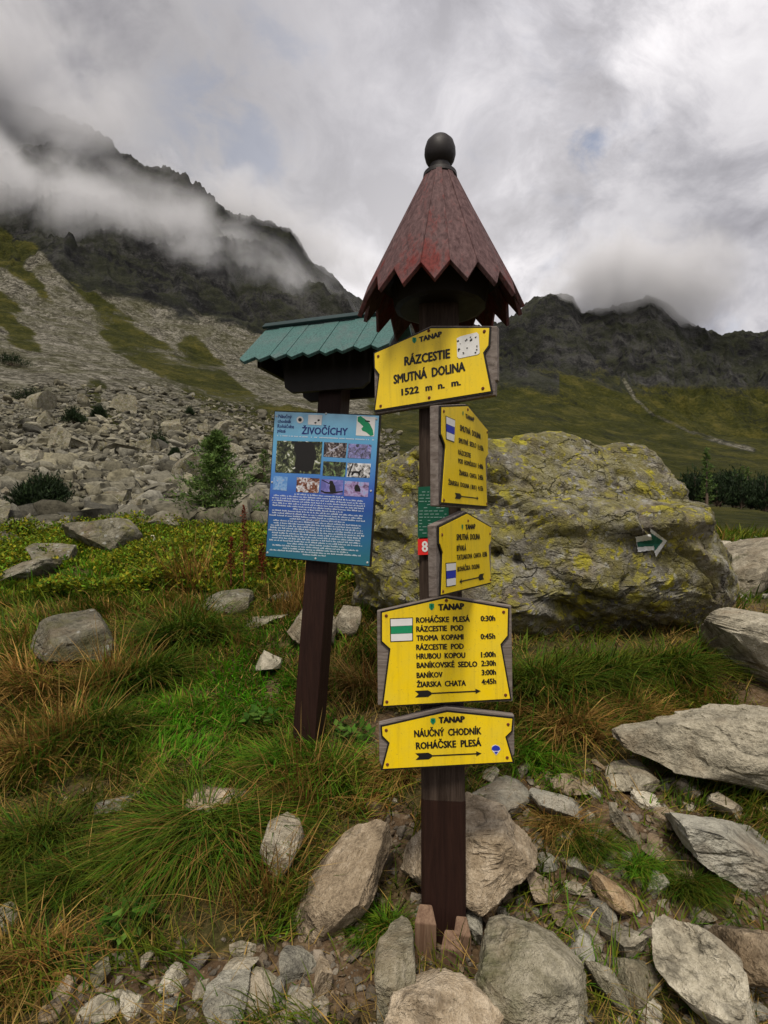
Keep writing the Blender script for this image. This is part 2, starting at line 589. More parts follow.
M['greenp'] = plain('green_enamel', (0.012, 0.26, 0.11), 0.5, 0.1)
M['bluep'] = plain('blue_enamel', (0.018, 0.035, 0.40), 0.5, 0.1)
M['redp'] = plain('red_enamel', (0.72, 0.025, 0.02), 0.45, 0.1)
M['plaque'] = plain('dark_green_plaque', (0.004, 0.085, 0.045), 0.45, 0.15)
M['plaque_text'] = plain('faded_print', (0.20, 0.33, 0.28), 0.6, 0.2)
M['rust'] = plain('rusty_screw', (0.13, 0.035, 0.015), 0.7, 0.4, 200)
M['steel'] = plain('steel_screw', (0.5, 0.5, 0.48), 0.4, 0.2)
M['navy'] = plain('navy_print', (0.02, 0.03, 0.17), 0.5, 0.0)
M['wedge'] = wood('wedge_wood', (0.11, 0.062, 0.038), (0.21, 0.135, 0.085))
M['paintw'] = plain('worn_white_paint', (0.78, 0.78, 0.75), 0.8, 0.35, 25)
M['paintg'] = plain('worn_green_paint', (0.02, 0.13, 0.085), 0.8, 0.5, 25)

# ------------------------------------------------------------------ terrain
DN = np.array([0.5, 1.0, 1.8, 2.3, 3.2, 4.5, 6, 8, 10, 13])
DF = np.array([20, 40, 80, 150, 300, 450.])
RIDGE_D = 650.0
near = {
    -150: [-.1, -.05, 0, .06, .22, .5, .75, 1.05, 1.35, 1.7],
    0: [-.1, -.05, 0, .06, .24, .5, .72, .98, 1.3, 1.65],
    100: [-.1, -.05, 0, .05, .26, .52, .78, 1.1, 1.42, 1.75],
    200: [-.1, -.05, 0, .05, .30, .58, .85, 1.2, 1.52, 1.85],
    308: [-.1, -.05, 0, .04, .357, .6, .9, 1.25, 1.5, 1.85],
    384: [-.1, -.05, 0, .03, .36, .6, .9, 1.25, 1.5, 1.8],
    450: [-.1, -.05, 0, .03, .36, .62, .9, 1.2, 1.4, 1.7],
    520: [-.1, -.05, 0, .05, .36, .66, .85, 1.1, 1.3, 1.6],
    600: [-.1, -.05, 0, .07, .33, .68, .8, 1.0, 1.25, 1.5],
    680: [-.1, -.05, 0, .10, .32, .60, .75, .95, 1.2, 1.45],
    768: [-.1, -.05, 0, .13, .33, .55, .72, .95, 1.2, 1.5],
    900: [-.1, -.05, 0, .13, .33, .55, .72, .95, 1.2, 1.5]}
far = {
    -150: [480, 440, 390, 340, 270, 200],
    0: [478, 435, 400, 360, 300, 230],
    100: [480, 440, 410, 375, 325, 260],
    200: [490, 455, 430, 400, 350, 290],
    308: [500, 470, 450, 420, 375, 330],
    384: [505, 480, 460, 435, 395, 350],
    450: [510, 490, 465, 440, 405, 360],
    520: [512, 495, 475, 445, 405, 360],
    600: [515, 500, 487, 458, 415, 370],
    680: [520, 508, 500, 470, 430, 385],
    768: [525, 512, 502, 480, 440, 395],
    900: [525, 512, 500, 480, 440, 400]}
ridge = [(-400, -40), (-150, 30), (0, 100), (50, 116), (85, 130), (100, 134), (118, 158), (140, 168), (185, 178), (215, 203), (250, 222), (290, 232), (310, 262),
         (330, 275), (350, 294), (380, 312), (430, 330), (490, 338), (505, 328), (530, 306), (550, 298), (572, 301), (582, 318),
         (600, 318), (620, 313), (648, 300), (665, 312), (690, 326), (725, 342), (742, 335), (768, 337), (900, 330), (1300, 380)]

rr = np.concatenate([np.geomspace(0.4, 14, 230)[:-1], np.geomspace(14, 330, 190)[:-1], np.linspace(330, 900, 230)[:-1], np.geomspace(900, 6000, 24)])
NR, NA_in = len(rr), 820
az_in = np.linspace(-math.radians(44), math.radians(44), NA_in)
az_out_r = np.linspace(math.radians(44), math.radians(180), 70)[1:]
az_all = np.concatenate([-az_out_r[::-1], az_in, az_out_r])
cols = sorted(near)
colaz = np.array([math.atan((c - 384) / F) for c in cols])
ctab = np.zeros((len(cols), NR))
for i, c in enumerate(cols):
    s = math.sqrt(1 + ((c - 384) / F) ** 2)
    kr = np.concatenate([DN, DF]) * s
    kz = np.concatenate([np.array(near[c]), ZC + (YH - np.array(far[c])) / F * DF])
    ctab[i] = np.interp(np.log(rr), np.log(kr), kz / (kr + 2.0)) * (rr + 2.0)
# smooth along r
ker = np.exp(-0.5 * (np.arange(-9, 10) / 4.0) ** 2)
ker /= ker.sum()
for i in range(len(cols)):
    q = ctab[i] / (rr + 2)
    q = np.convolve(np.pad(q, 9, mode='edge'), ker, mode='valid')
    ctab[i] = q * (rr + 2)
azc = np.clip(az_all, colaz[0], colaz[-1])
Zg = np.zeros((NR, len(az_all)))
for j in range(NR):
    Zg[j] = np.interp(azc, colaz, ctab[:, j])
ka = np.exp(-0.5 * (np.arange(-30, 31) / 14.0) ** 2)
ka /= ka.sum()
Zs = np.apply_along_axis(lambda q: np.convolve(np.pad(q, 30, mode='edge'), ka, mode='valid'), 1, Zg)
Zg = Zs
# mountains: blend from the table at 450 m towards the ridge
raz = np.array([math.atan((x - 384) / F) for x, y in ridge])
rtan = np.array([(YH - y) / F / math.sqrt(1 + ((x - 384) / F) ** 2) for x, y in ridge])
el = np.interp(az_all, raz, rtan)
cosa = np.maximum(np.cos(az_all), 0.62)
Rr = RIDGE_D / cosa * (1 + 0.10 * np.sin(az_all * 9 + 1.0))
Zr = ZC + el * Rr
A2, R2 = np.meshgrid(az_all, rr)
X2, Y2 = R2 * np.sin(A2), R2 * np.cos(A2)
r450 = 450 / cosa
j450 = np.interp(np.log(r450), np.log(rr), np.arange(NR))
z450 = np.array([np.interp(math.log(r450[k]), np.log(rr), Zg[:, k]) for k in range(len(az_all))])
tt = np.clip((R2 - r450) / (Rr - r450), 0, 1)
up = z450 + (Zr - z450) * tt
back = Zr - (R2 - Rr) * 0.55
Zm = np.where(R2 <= r450, Zg, np.where(R2 <= Rr, up, np.maximum(back, 30)))
# away behind the viewer the ground falls gently into the valley
bw = sstep(np.abs(A2), math.radians(75), math.radians(120))
Zb = np.where(R2 < 3, 0, -(R2 - 3) * 0.05)
Zb = np.maximum(Zb, -70)
Zm = Zm * (1 - bw) + Zb * bw
# relief
fadeM = sstep(R2, 120, 420) * (1 - bw)
crag = ridged(X2 / 150, Y2 / 150, Zm / 190, 6, 0.55)
crag2 = ridged(X2 / 38 + 7, Y2 / 38, Zm / 45, 5, 0.55)
ampR = 1 - 0.75 * np.exp(-((R2 - Rr) / 55.) ** 2)
Zm = Zm + fadeM * (crag - 0.15) * 26 * ampR * sstep(R2, 250, 500) + fadeM * crag2 * 5.5
gul = ridged(A2 * 24 + 0.9 * fbm(X2 / 90, Y2 / 90, None, 3), R2 / 420, None, 4, 0.55)
gz = fadeM * sstep(R2, 330, 470) * (1 - 0.8 * np.exp(-((R2 - Rr) / 45.) ** 2))
Zm = Zm + gz * (gul - 0.2) * 13
Zm = Zm + fadeM * sstep(R2, 330, 450) * ridged(X2 / 13, Y2 / 13, Zm / 11, 4, 0.6) * 2.6
tooth = np.exp(-((R2 - Rr) / 30.) ** 2) * (1 - bw) * np.where(A2 < 0.02, 1.0, 0.45) * (0.35 + 0.9 * np.clip(0.5 + vnoise(A2 * 14, A2 * 0 + 8.8), 0, 1))
Zm = Zm + tooth * (fbm(A2 * 60, A2 * 0 + 3.3, None, 5, 0.62) * 8.0 + np.abs(fbm(A2 * 170, A2 * 0 + 1.3, None, 3, 0.6)) * 3.5)
mid = sstep(R2, 14, 40) * (1 - sstep(R2, 300, 500)) * (1 - bw)
Zm = Zm + mid * (fbm(X2 / 18, Y2 / 18, None, 5) * 0.012 * R2 + fbm(X2 / 3.1, Y2 / 3.1, None, 4) * 0.35)
nr = 1 - sstep(R2, 10, 25)
Zm = Zm + nr * sstep(R2, 1.0, 2.5) * (fbm(X2 / 0.9, Y2 / 0.9, None, 5, 0.55) * 0.075 + fbm(X2 / 0.16, Y2 / 0.16, None, 3) * 0.012)

LR = np.log(rr)
NAZ = len(az_all)


def H(x, y):
    x = np.asarray(x, float)
    y = np.asarray(y, float)
    r = np.maximum(np.hypot(x, y), rr[0])
    a = np.arctan2(x, y)
    fj = np.clip(np.interp(np.log(r), LR, np.arange(NR)), 0, NR - 1.001)
    fi = np.interp(a, az_all, np.arange(NAZ))
    fi = np.clip(fi, 0, NAZ - 1.001)
    j, i = fj.astype(int), fi.astype(int)
    u, v = fj - j, fi - i
    return (Zm[j, i] * (1 - u) * (1 - v) + Zm[j + 1, i] * u * (1 - v) + Zm[j, i + 1] * (1 - u) * v + Zm[j + 1, i + 1] * u * v)


DSTEP = np.exp(np.linspace(math.log(1.2), math.log(640), 2400))


def hit(px, py, dmin=1.2):
    """depth along y at which the view ray through a photo point meets the terrain"""
    d = DSTEP[DSTEP >= dmin]
    z = ZC + (YH - py) / F * d
    g = H((px - 384) / F * d, d)
    k = np.argmax(z < g)
    if not (z < g).any():
        return None
    return float(d[k])


def to_px(x, y, z):
    y = np.maximum(y, 0.05)
    return 384 + F * x / y, YH - F * (z - ZC) / y


PX, PY = to_px(X2, Y2, Zm)
front = (Y2 > 0.3)


def blob(px, py, L):
    s = np.zeros_like(px)
    for b in L:
        w = b[4] if len(b) > 4 else 1.0
        s = np.maximum(s, w * np.exp(-((px - b[0]) / b[2]) ** 2 - ((py - b[1]) / b[3]) ** 2))
    return s


def poly_dist(px, py, pts):
    d = np.full(px.shape, 1e9)
    for (x0, y0), (x1, y1) in zip(pts[:-1], pts[1:]):
        t = np.clip(((px - x0) * (x1 - x0) + (py - y0) * (y1 - y0)) / ((x1 - x0) ** 2 + (y1 - y0) ** 2), 0, 1)
        d = np.minimum(d, np.hypot(px - x0 - t * (x1 - x0), py - y0 - t * (y1 - y0)))
    return d


SOIL = [(225, 805, 50, 18, .9), (385, 745, 24, 45, 1), (395, 840, 32, 60, 1), (150, 850, 40, 22, .7), (285, 985, 150, 45, 1), (120, 990, 110, 38, .9),
        (60, 930, 40, 18, .5), (470, 890, 70, 70, 1), (600, 925, 90, 60, .95), (720, 960, 80, 70, .9), (520, 800, 60, 30, .8), (273, 690, 12, 14, .9),
        (640, 800, 60, 40, .6), (700, 790, 50, 40, .6), (330, 940, 50, 40, .9), (70, 790, 40, 14, .5), (440, 760, 40, 40, .9), (610, 850, 130, 60, .9), (700, 900, 100, 90, .9), (540, 830, 60, 50, .8), (640, 790, 90, 35, .75), (600, 650, 100, 16, .65), (470, 930, 140, 110, .85), (745, 640, 40, 40, 1), (765, 690, 30, 30, 1)]
LAWN = [(250, 700, 80, 52), (205, 738, 75, 34), (290, 645, 55, 28), (150, 700, 60, 45, .7), (130, 570, 160, 30, .6), (540, 770, 40, 18, .6)]
DRY = [(20, 700, 70, 80, .85), (15, 960, 60, 60, .8), (185, 600, 55, 40, .75), (355, 690, 40, 40, .9), (570, 725, 90, 35, .8), (230, 880, 30, 40, .4),
       (375, 790, 60, 50, .7), (720, 690, 60, 30, .6), (110, 625, 80, 30, .5), (300, 590, 60, 30, .6), (740, 515, 40, 15, .5), (60, 800, 60, 40, .45)]

nzA = fbm(X2 / 1.3 + 4, Y2 / 1.3, None, 4)
soil = np.where(front, blob(PX, PY, SOIL), 0.3) * (R2 < 12)
g_near = (1 - sstep(R2, 11, 16)) * (1 - soil) * sstep(nzA, -0.75, -0.1)
# right hand meadow
meadow = sstep(PX, 640, 700) * sstep(R2, 6, 9) * (1 - sstep(R2, 60, 90)) * front
grassm = np.maximum(g_near, meadow * 0.9)
nzB = fbm(X2 / 25, Y2 / 25, Zm / 25, 5)
nzC = fbm(X2 / 60 + 3, Y2 / 60, Zm / 60, 5)
px_n = PX + 14 * fbm(X2 / 40, Y2 / 40, None, 4)
py_n = PY + 10 * fbm(X2 / 40 + 9, Y2 / 40, None, 4)
stripes = [([(-60, 215), (20, 262), (110, 330), (150, 355), (205, 388), (285, 425)], 17), ([(185, 345), (225, 380), (270, 405), (330, 430)], 13),
           ([(-40, 285), (10, 320), (30, 345)], 12), ([(90, 392), (110, 425)], 14), ([(380, 400), (400, 470)], 14)]
st = np.zeros_like(PX)
for pts, w in stripes:
    st = np.maximum(st, sstep(w - poly_dist(px_n, py_n, pts), -7, 7))
left_hill = front * sstep(R2, 40, 70) * (PX < 420)
grassm = np.maximum(grassm, st * left_hill * (0.55 + 0.45 * sstep(nzB, -0.3, 0.3)))
# right mountain: grassy lower slopes
rg = sstep(PY, 372, 402) * (PX > 400) * front * sstep(R2, 60, 100)
rg = np.maximum(rg, sstep(py_n - (385 + (px_n - 600) * 0.30), -10, 12) * (PX > 560) * front * sstep(R2, 60, 100))
rg = np.maximum(rg, 0.55 * sstep(nzC, -0.2, 0.3) * sstep(PY, 315, 380) * (PX > 460) * (PX < 620) * front * sstep(R2, 100, 200))
grassm = np.maximum(grassm, rg * (0.6 + 0.4 * sstep(nzB, -0.4, 0.2)))
# pale rubble: chutes, boulder field and the path on the right slope
cr_line = 262 + np.clip(PX, -200, 350) * 0.27
rub = sstep(PY - cr_line + 18 * nzB, -16, 20) * (PX < 430) * front * sstep(R2, 12, 16)
chute = sstep(12 - poly_dist(px_n, py_n, [(40, 268), (75, 315), (110, 365), (150, 415), (195, 448)]), -8, 6) * front * (R2 > 40)
chute = np.maximum(chute, sstep(7 - poly_dist(px_n, py_n, [(205, 330), (235, 365), (275, 395)]), -5, 4) * front * (R2 > 40))
path = 0.55 * sstep(2.2 - poly_dist(PX + 2 * nzB, PY + 2 * nzB, [(624, 380), (634, 398), (652, 414), (690, 432), (720, 441), (752, 449)]), -1.6, 1.2) * front * (R2 > 100)
grassm = grassm * (1 - np.maximum(chute * .85, path))
zoneR = grassm
zoneG = np.maximum(rub * 0.8, np.maximum(chute, path))
zoneB = np.maximum(soil, (R2 < 14) * 1.0)
# far ridge crown is bluer and darker rock, alpha unused
colT = np.stack([zoneR, zoneG, zoneB], -1).reshape(-1, 3)
VT = np.stack([X2, Y2, Zm], -1).reshape(-1, 3)
jj, ii = np.meshgrid(np.arange(NR - 1), np.arange(NAZ), indexing='ij')
i2 = (ii + 1) % NAZ
quads = np.stack([jj * NAZ + ii, jj * NAZ + i2, (jj + 1) * NAZ + i2, (jj + 1) * NAZ + ii], -1).reshape(-1, 4)
quads = quads[:, ::-1]
VT = np.concatenate([VT, [[0, 0, float(Zm[0].mean())]]])
colT = np.concatenate([colT, [[0, 0, 1]]])
cap = np.array([[len(VT) - 1, i, (i + 1) % NAZ] for i in range(NAZ)])[:, ::-1]
allp = np.concatenate([quads.ravel(), cap.ravel()])
sz = np.concatenate([np.full(len(quads), 4), np.full(len(cap), 3)])
meT = np_mesh('ground', VT, allp, sz, colT, True)

mT, t, p = new_mat('mountain_ground')
geo = t.node('ShaderNodeNewGeometry')
P = geo.outputs['Position']
at = t.node('ShaderNodeAttribute', attribute_name='col')
sp = t.node('ShaderNodeSeparateColor')
t.put(sp.inputs[0], at.outputs['Color'])
gR, gG, gB = sp.outputs
a1 = t.noise(P, 0.012, 8, 0.62, 0.4)
a2 = t.noise(P, 0.07, 8, 0.65)
a3 = t.noise(P, 0.6, 6, 0.65)
a4 = t.noise(P, 5, 6, 0.65)
a5 = t.noise(P, 38, 4, 0.7)
rk = t.math('ADD', t.math('MULTIPLY', a1, 0.35), t.math('ADD', t.math('MULTIPLY', a2, 0.4), t.math('MULTIPLY', a3, 0.25)))
crag_c = t.ramp(rk, [(0.40, (0.0045, 0.0047, 0.005)), (0.48, (0.014, 0.0142, 0.0142)), (0.58, (0.062, 0.061, 0.058))])
ol = t.maprange(t.noise(P, 0.03, 7, 0.65), 0.47, 0.6)
crag_c = t.mix(t.math('MULTIPLY', ol, 0.55), crag_c, (0.020, 0.023, 0.010))
vs = t.node('ShaderNodeTexVoronoi')
t.put(vs.inputs['Vector'], t.vmath('ADD', P, t.scale(t.noise(P, 0.8, 3, 0.5, color=True), 1.2)))
vs.inputs['Scale'].default_value = 0.62
vs2 = t.node('ShaderNodeTexVoronoi')
t.put(vs2.inputs['Vector'], P)
vs2.inputs['Scale'].default_value = 1.9
cs = t.node('ShaderNodeSeparateColor')
t.put(cs.inputs[0], vs.outputs['Color'])
cs2 = t.node('ShaderNodeSeparateColor')
t.put(cs2.inputs[0], vs2.outputs['Color'])
stone = t.math('ADD', t.math('MULTIPLY', cs.outputs[0], 0.30), t.math('ADD', t.math('MULTIPLY', cs2.outputs[0], 0.3), t.math('MULTIPLY', a2, 0.5)))
rub_c = t.ramp(stone, [(0.28, (0.026, 0.024, 0.017)), (0.5, (0.085, 0.078, 0.057)), (0.75, (0.25, 0.235, 0.19))])
rub_c = t.mix(t.math('MULTIPLY', t.maprange(t.noise(P, 0.045, 7, 0.7, 1.0), 0.45, 0.60), 0.6), rub_c, (0.045, 0.045, 0.013))
grs_c = t.ramp(t.math('ADD', t.math('MULTIPLY', a3, 0.4), t.math('MULTIPLY', a2, 0.6)), [(0.36, (0.012, 0.0155, 0.003)), (0.5, (0.034, 0.036, 0.0055)), (0.63, (0.082, 0.072, 0.015))])
soil_c = t.ramp(t.math('ADD', t.math('MULTIPLY', a4, 0.5), t.math('MULTIPLY', a5, 0.5)), [(0.33, (0.035, 0.022, 0.012)), (0.5, (0.10, 0.065, 0.036)), (0.66, (0.20, 0.145, 0.095))])
sod_c = t.ramp(t.math('ADD', t.math('MULTIPLY', a4, .5), t.math('MULTIPLY', a5, .5)), [(0.36, (0.018, 0.017, 0.006)), (0.5, (0.055, 0.048, 0.016)), (0.64, (0.14, 0.105, 0.042))])
nz_ = t.node('ShaderNodeSeparateXYZ')
t.put(nz_.inputs[0], geo.outputs['Normal'])
led_ = t.maprange(t.math('ADD', nz_.outputs[2], t.math('MULTIPLY', t.math('SUBTRACT', a2, 0.5), 0.9)), 0.66, 0.86)
crag_c = t.mix(t.math('MULTIPLY', led_, 0.55), crag_c, t.mix(a3, (0.012, 0.015, 0.006), (0.036, 0.039, 0.015)))
pm = t.maprange(t.math('ADD', gG, t.math('MULTIPLY', t.math('SUBTRACT', a2, 0.5), 0.9)), 0.3, 0.62)
c = t.mix(pm, crag_c, rub_c)
gm = t.maprange(t.math('ADD', gR, t.math('MULTIPLY', t.math('SUBTRACT', t.math('ADD', t.math('MULTIPLY', a2, .5), t.math('MULTIPLY', a3, .5)), 0.5), 1.3)), 0.36, 0.62)
c = t.mix(gm, c, grs_c)
nearc = t.mix(t.maprange(t.math('ADD', gR, t.math('MULTIPLY', t.math('SUBTRACT', a4, 0.5), 0.8)), 0.35, 0.6), soil_c, sod_c)
c = t.mix(t.maprange(gB, 0.2, 0.7), c, nearc)
t.put(p.inputs['Base Color'], c)
p.inputs['Roughness'].default_value = 0.95
p.inputs['Specular IOR Level'].default_value = 0.1
nfar = t.math('SUBTRACT', 1.0, t.maprange(gB, 0.2, 0.7))
hB = t.math('ADD', t.math('MULTIPLY', t.math('ADD', t.math('MULTIPLY', a2, 7.0), t.math('ADD', t.math('MULTIPLY', a3, 1.6), t.math('MULTIPLY', t.math('MULTIPLY', t.math('SUBTRACT', 1.0, vs.outputs['Distance']), pm), 0.7))), nfar),
            t.math('ADD', t.math('MULTIPLY', a4, 0.05), t.math('MULTIPLY', a5, 0.012)))
t.put(p.inputs['Normal'], t.bump(hB, 0.9, 1.0))
tag(link('ground', meT, mT), kind='structure')


# ------------------------------------------------------------------ rocks
def ico(sub):
    bm = bmesh.new()
    bmesh.ops.create_icosphere(bm, subdivisions=sub, radius=1.0)
    V = np.array([v.co[:] for v in bm.verts])
    Fc = np.array([[v.index for v in f.verts] for f in bm.faces])
    bm.free()
    return V, Fc


ICO = {k: ico(k) for k in (2, 3, 4, 5, 6, 7)}


def rock_arr(seed, sub, cuts=16, rough=0.05, flat=(0.45, 0.85), box=0.8, fine=1.0):
    g = np.random.default_rng(seed)
    V, Fc = ICO[sub]
    V = np.sign(V) * np.abs(V) ** box
    for k in range(cuts):
        n = g.normal(size=3)
        n /= np.linalg.norm(n)
        d = g.uniform(*flat)
        s = V @ n - d
        V = V - np.outer(np.maximum(s, 0), n) * 0.97
    o = g.uniform(0, 50, 3)
    nrm = V / np.linalg.norm(V, axis=1)[:, None]
    q = V * 1.6 + o
    V = V + nrm * (fbm(q[:, 0], q[:, 1], q[:, 2], 4) * rough * 1.8)[:, None]
    q = V * 6 + o
    V = V + nrm * (fbm(q[:, 0], q[:, 1], q[:, 2], 4, 0.6) * rough * 0.7)[:, None]
    q = V * 2.4 + o
    V = V - nrm * (np.maximum(ridged(q[:, 0], q[:, 1], q[:, 2], 2) - 0.7, 0) * rough * 1.6)[:, None]
    q = V * 13 + o
    V = V + nrm * (fbm(q[:, 0], q[:, 1], q[:, 2], 3, 0.6) * rough * 0.36 * fine)[:, None]
    lo, hi = V.min(0), V.max(0)
    V = (V - (lo + hi) / 2) / (hi - lo)
    return V, Fc


def rock_mesh(name, seed, sub, scale, **kw):
    V, Fc = rock_arr(seed, sub, **kw)
    me = np_mesh(name, V * np.array(scale), Fc, 3, None, True)
    me.set_sharp_from_angle(angle=math.radians(30))
    return me


def place_rock(px, py, w, h, rot=0, mat='granite', label=None, name='rock', cuts=16, flat=(0.45, 0.85), sub=None, rough=0.05, seed=None, cat='rock', group=None, thick=0.75, depth=None, box=0.75):
    D = hit(px, py + 0.28 * h)
    if D is None:
        D = 9.0
    Wm, hm = w * D / F, h * D / F
    tp = max((py - YH) / F, 0.05)
    ph = math.atan(tp)
    r = math.radians(rot)
    Hh = thick * hm
    rest = math.sqrt(max(hm ** 2 - (Hh * math.cos(ph)) ** 2, (0.3 * hm) ** 2))
    Dp = min(max(rest / math.sin(ph), 0.5 * Wm), 1.25 * max(Wm, hm)) if depth is None else depth
    c = ray_dir(px, py) * D
    c.z += ZC
    gz = float(H(c.x, c.y))
    c.z -= 0.07 * Hh
    vext = 0.5 * math.sqrt((Wm * math.sin(r)) ** 2 + (Hh * math.cos(r)) ** 2) * .92
    if c.z - vext > gz - 0.01:
        extra = (c.z - vext) - gz + 0.02
        c.z -= extra / 2
        Hh += extra
    if sub is None:
        sub = 6 if w > 100 else (5 if w > 34 else 4)
    sd_ = seed if seed is not None else int(px * 131 + py * 7)
    me = rock_mesh(name, sd_, sub, (Wm * 1.04, Dp, Hh * 1.04), cuts=cuts, flat=flat, rough=rough, box=box)
    o = link(name, me, M[mat], loc=c)
    o.rotation_euler = (0, r, 0)
    if label:
        tag(o, label, cat, group)
    return o


# the great lichen boulder ------------------------------------------------
Bc_px, Bc_py, BD = 552.0, 545.0, 5.3
sil = [(361, 640), (362, 585), (366, 530), (372, 490), (384, 466), (412, 455), (455, 448), (490, 444), (530, 436), (560, 431), (585, 437), (606, 441), (640, 438), (655, 441),
       (670, 458), (682, 478), (690, 500), (704, 507), (714, 530), (722, 552), (736, 572), (742, 590), (736, 606), (722, 614), (700, 622), (660, 630), (610, 640), (560, 645), (500, 650), (440, 660), (390, 660)]
sth = np.array([math.atan2(-(y - Bc_py), x - Bc_px) for x, y in sil])
srr = np.array([math.hypot(x - Bc_px, y - Bc_py) for x, y in sil]) * BD / F
o_ = np.argsort(sth)
sth, srr = sth[o_], srr[o_]
V, Fc = ICO[7]
V = V.copy()
g = np.random.default_rng(5)
rho = np.hypot(V[:, 0], V[:, 2])
th = np.arctan2(V[:, 2], V[:, 0])
Rth = np.interp(th, sth, srr, period=2 * math.pi)
k = np.where(rho > 1e-6, rho ** 0.55, 0) * 1.03
bx = k * Rth * np.cos(th)
bz = k * Rth * np.sin(th)
by = V[:, 1] * 1.25
by = np.sign(by) * np.abs(by) ** 0.8
by = by + 0.16 * np.maximum(bz, 0) + 0.9 * np.maximum(-bz - 0.52, 0) * (by < 0)     # the face leans back, underside undercut
bx = bx + 0
# planar chips on the face
Q = np.stack([bx, by, bz], -1)
for n, d in [((-0.35, -0.9, 0.25), 1.0), ((0.30, -0.92, 0.1), 0.98), ((0.1, -0.8, 0.6), 0.93), ((-0.5, -0.5, -0.7), 1.25), ((0.75, -0.6, 0.2), 1.38), ((0.2, -0.7, -0.65), 1.0), ((0.85, -0.3, -0.1), 1.62)]:
    n = np.array(n) / np.linalg.norm(n)
    s = Q @ n - d
    Q = Q - np.outer(np.maximum(s, 0), n) * 0.7 * (1 - sstep(1 - np.abs(V[:, 1]), 0.6, 1.0))[:, None]
qq = Q + 11
d1 = fbm(qq[:, 0] * 1.1, qq[:, 1] * 1.1, qq[:, 2] * 1.1, 4) * 0.10
# tilted strata with steps
sx = qq[:, 0] * 0.42 + qq[:, 2] * 1.0
lay = fbm(qq[:, 0] * 0.5 + 3, qq[:, 1] * 0.8, sx * 2.6, 4, 0.55)
d2 = ridged(qq[:, 0] * 0.55, qq[:, 1] * 0.7, sx * 2.9, 5, 0.55) * 0.045
l7 = lay * 5
d3 = (np.floor(l7) + sstep(l7 - np.floor(l7), 0.62, 1.0)) / 5 * 0.17
d4 = fbm(qq[:, 0] * 7, qq[:, 1] * 7, qq[:, 2] * 9, 4, 0.6) * 0.030
cr = np.maximum(ridged(qq[:, 0] * 1.1, qq[:, 1] * 1.3, sx * 3.3 + 5, 2) - 0.66, 0) * 0.5
# the ledge that runs across the upper face
ledge_z = 0.30 + 0.06 * Q[:, 0] + 0.07 * fbm(Q[:, 0] * 2, Q[:, 0] * 0 + 2, None, 3)
led = -0.16 * sstep(Q[:, 2], ledge_z - 0.02, ledge_z + 0.10) * sstep(Q[:, 0], -0.9, 0.0)
hang = 0.14 * np.exp(-((Q[:, 2] - ledge_z + 0.12) / 0.1) ** 2) * sstep(Q[:, 0], -0.6, 0.2)
face = np.clip(-V[:, 1] * 1.6, 0, 1)
nrm = Q / np.linalg.norm(Q, axis=1)[:, None]
edge = sstep(1 - np.abs(V[:, 1]), 0.5, 0.95)
tot = (d1 + d2 + d3) * (1 - 0.6 * edge) + d4 - cr * 0.6 * (1 - .5 * edge)
Q = Q + nrm * tot[:, None]
Q[:, 1] -= (led + hang) * face
boulder_c = Vector(((Bc_px - 384) / F * BD, BD + 0.25, ZC + (YH - Bc_py) / F * BD))
meB = np_mesh('giant_boulder', Q, Fc, 3, None, True)
meB.set_sharp_from_angle(angle=math.radians(42))
boulder = link('giant_boulder', meB, M['boulder'], loc=boulder_c)
tag(boulder, 'huge boulder covered in yellow lichen with a painted trail arrow, behind the signpost', 'boulder')

# painted arrow, laid on the face by ray casting from in front of the stone
bvh = BVHTree.FromPolygons([tuple(v) for v in Q], [tuple(f) for f in Fc])


def on_boulder(px, py, off):
    d = ray_dir(px, py)
    o0 = Vector((0, 0, ZC)) - boulder_c
    h = bvh.ray_cast(o0, d.normalized())
    if h[0] is None:
        return None
    return h[0] - d.normalized() * off


def stamp(name, poly_fn, x0, x1, y0, y1, n, off, mat):
    Vs, idx, fs = [], {}, []
    for j in range(n + 1):
        for i in range(n + 1):
            q = on_boulder(x0 + (x1 - x0) * i / n, y0 + (y1 - y0) * j / n, off)
            idx[i, j] = len(Vs)
            Vs.append(q if q is not None else Vector((0, 0, 0)))
    for j in range(n):
        for i in range(n):
            x = x0 + (x1 - x0) * (i + .5) / n
            y = y0 + (y1 - y0) * (j + .5) / n
            if poly_fn(x, y):
                fs.append((idx[i, j], idx[i + 1, j], idx[i + 1, j + 1], idx[i, j + 1]))
    me = bpy.data.meshes.new(name)
    me.from_pydata([tuple(v) for v in Vs], [], fs)
    bm = bmesh.new()
    bm.from_mesh(me)
    bmesh.ops.delete(bm, geom=[v for v in bm.verts if not v.link_faces], context='VERTS')
    bm.to_mesh(me)
    bm.free()
    return link(name, me, mat, boulder)


def inpoly(poly):
    def fn(x, y):
        c_ = False
        for (xa, ya), (xb, yb) in zip(poly, poly[1:] + poly[:1]):
            if (ya > y) != (yb > y) and x < (xb - xa) * (y - ya) / (yb - ya) + xa:
                c_ = not c_
        return c_
    return fn


arrow_w = [(635.5, 537), (651, 534), (650, 528), (667, 541), (656, 557), (654, 550), (638, 552)]
arrow_g = [(637, 542), (652, 540), (651, 533), (663, 541), (655, 551), (654, 546), (638, 547)]
stamp('painted_arrow', inpoly(arrow_w), 633, 669, 526, 559, 60, 0.012, M['paintw'])
stamp('arrow_stripe', inpoly(arrow_g), 633, 669, 526, 559, 60, 0.017, M['paintg'])

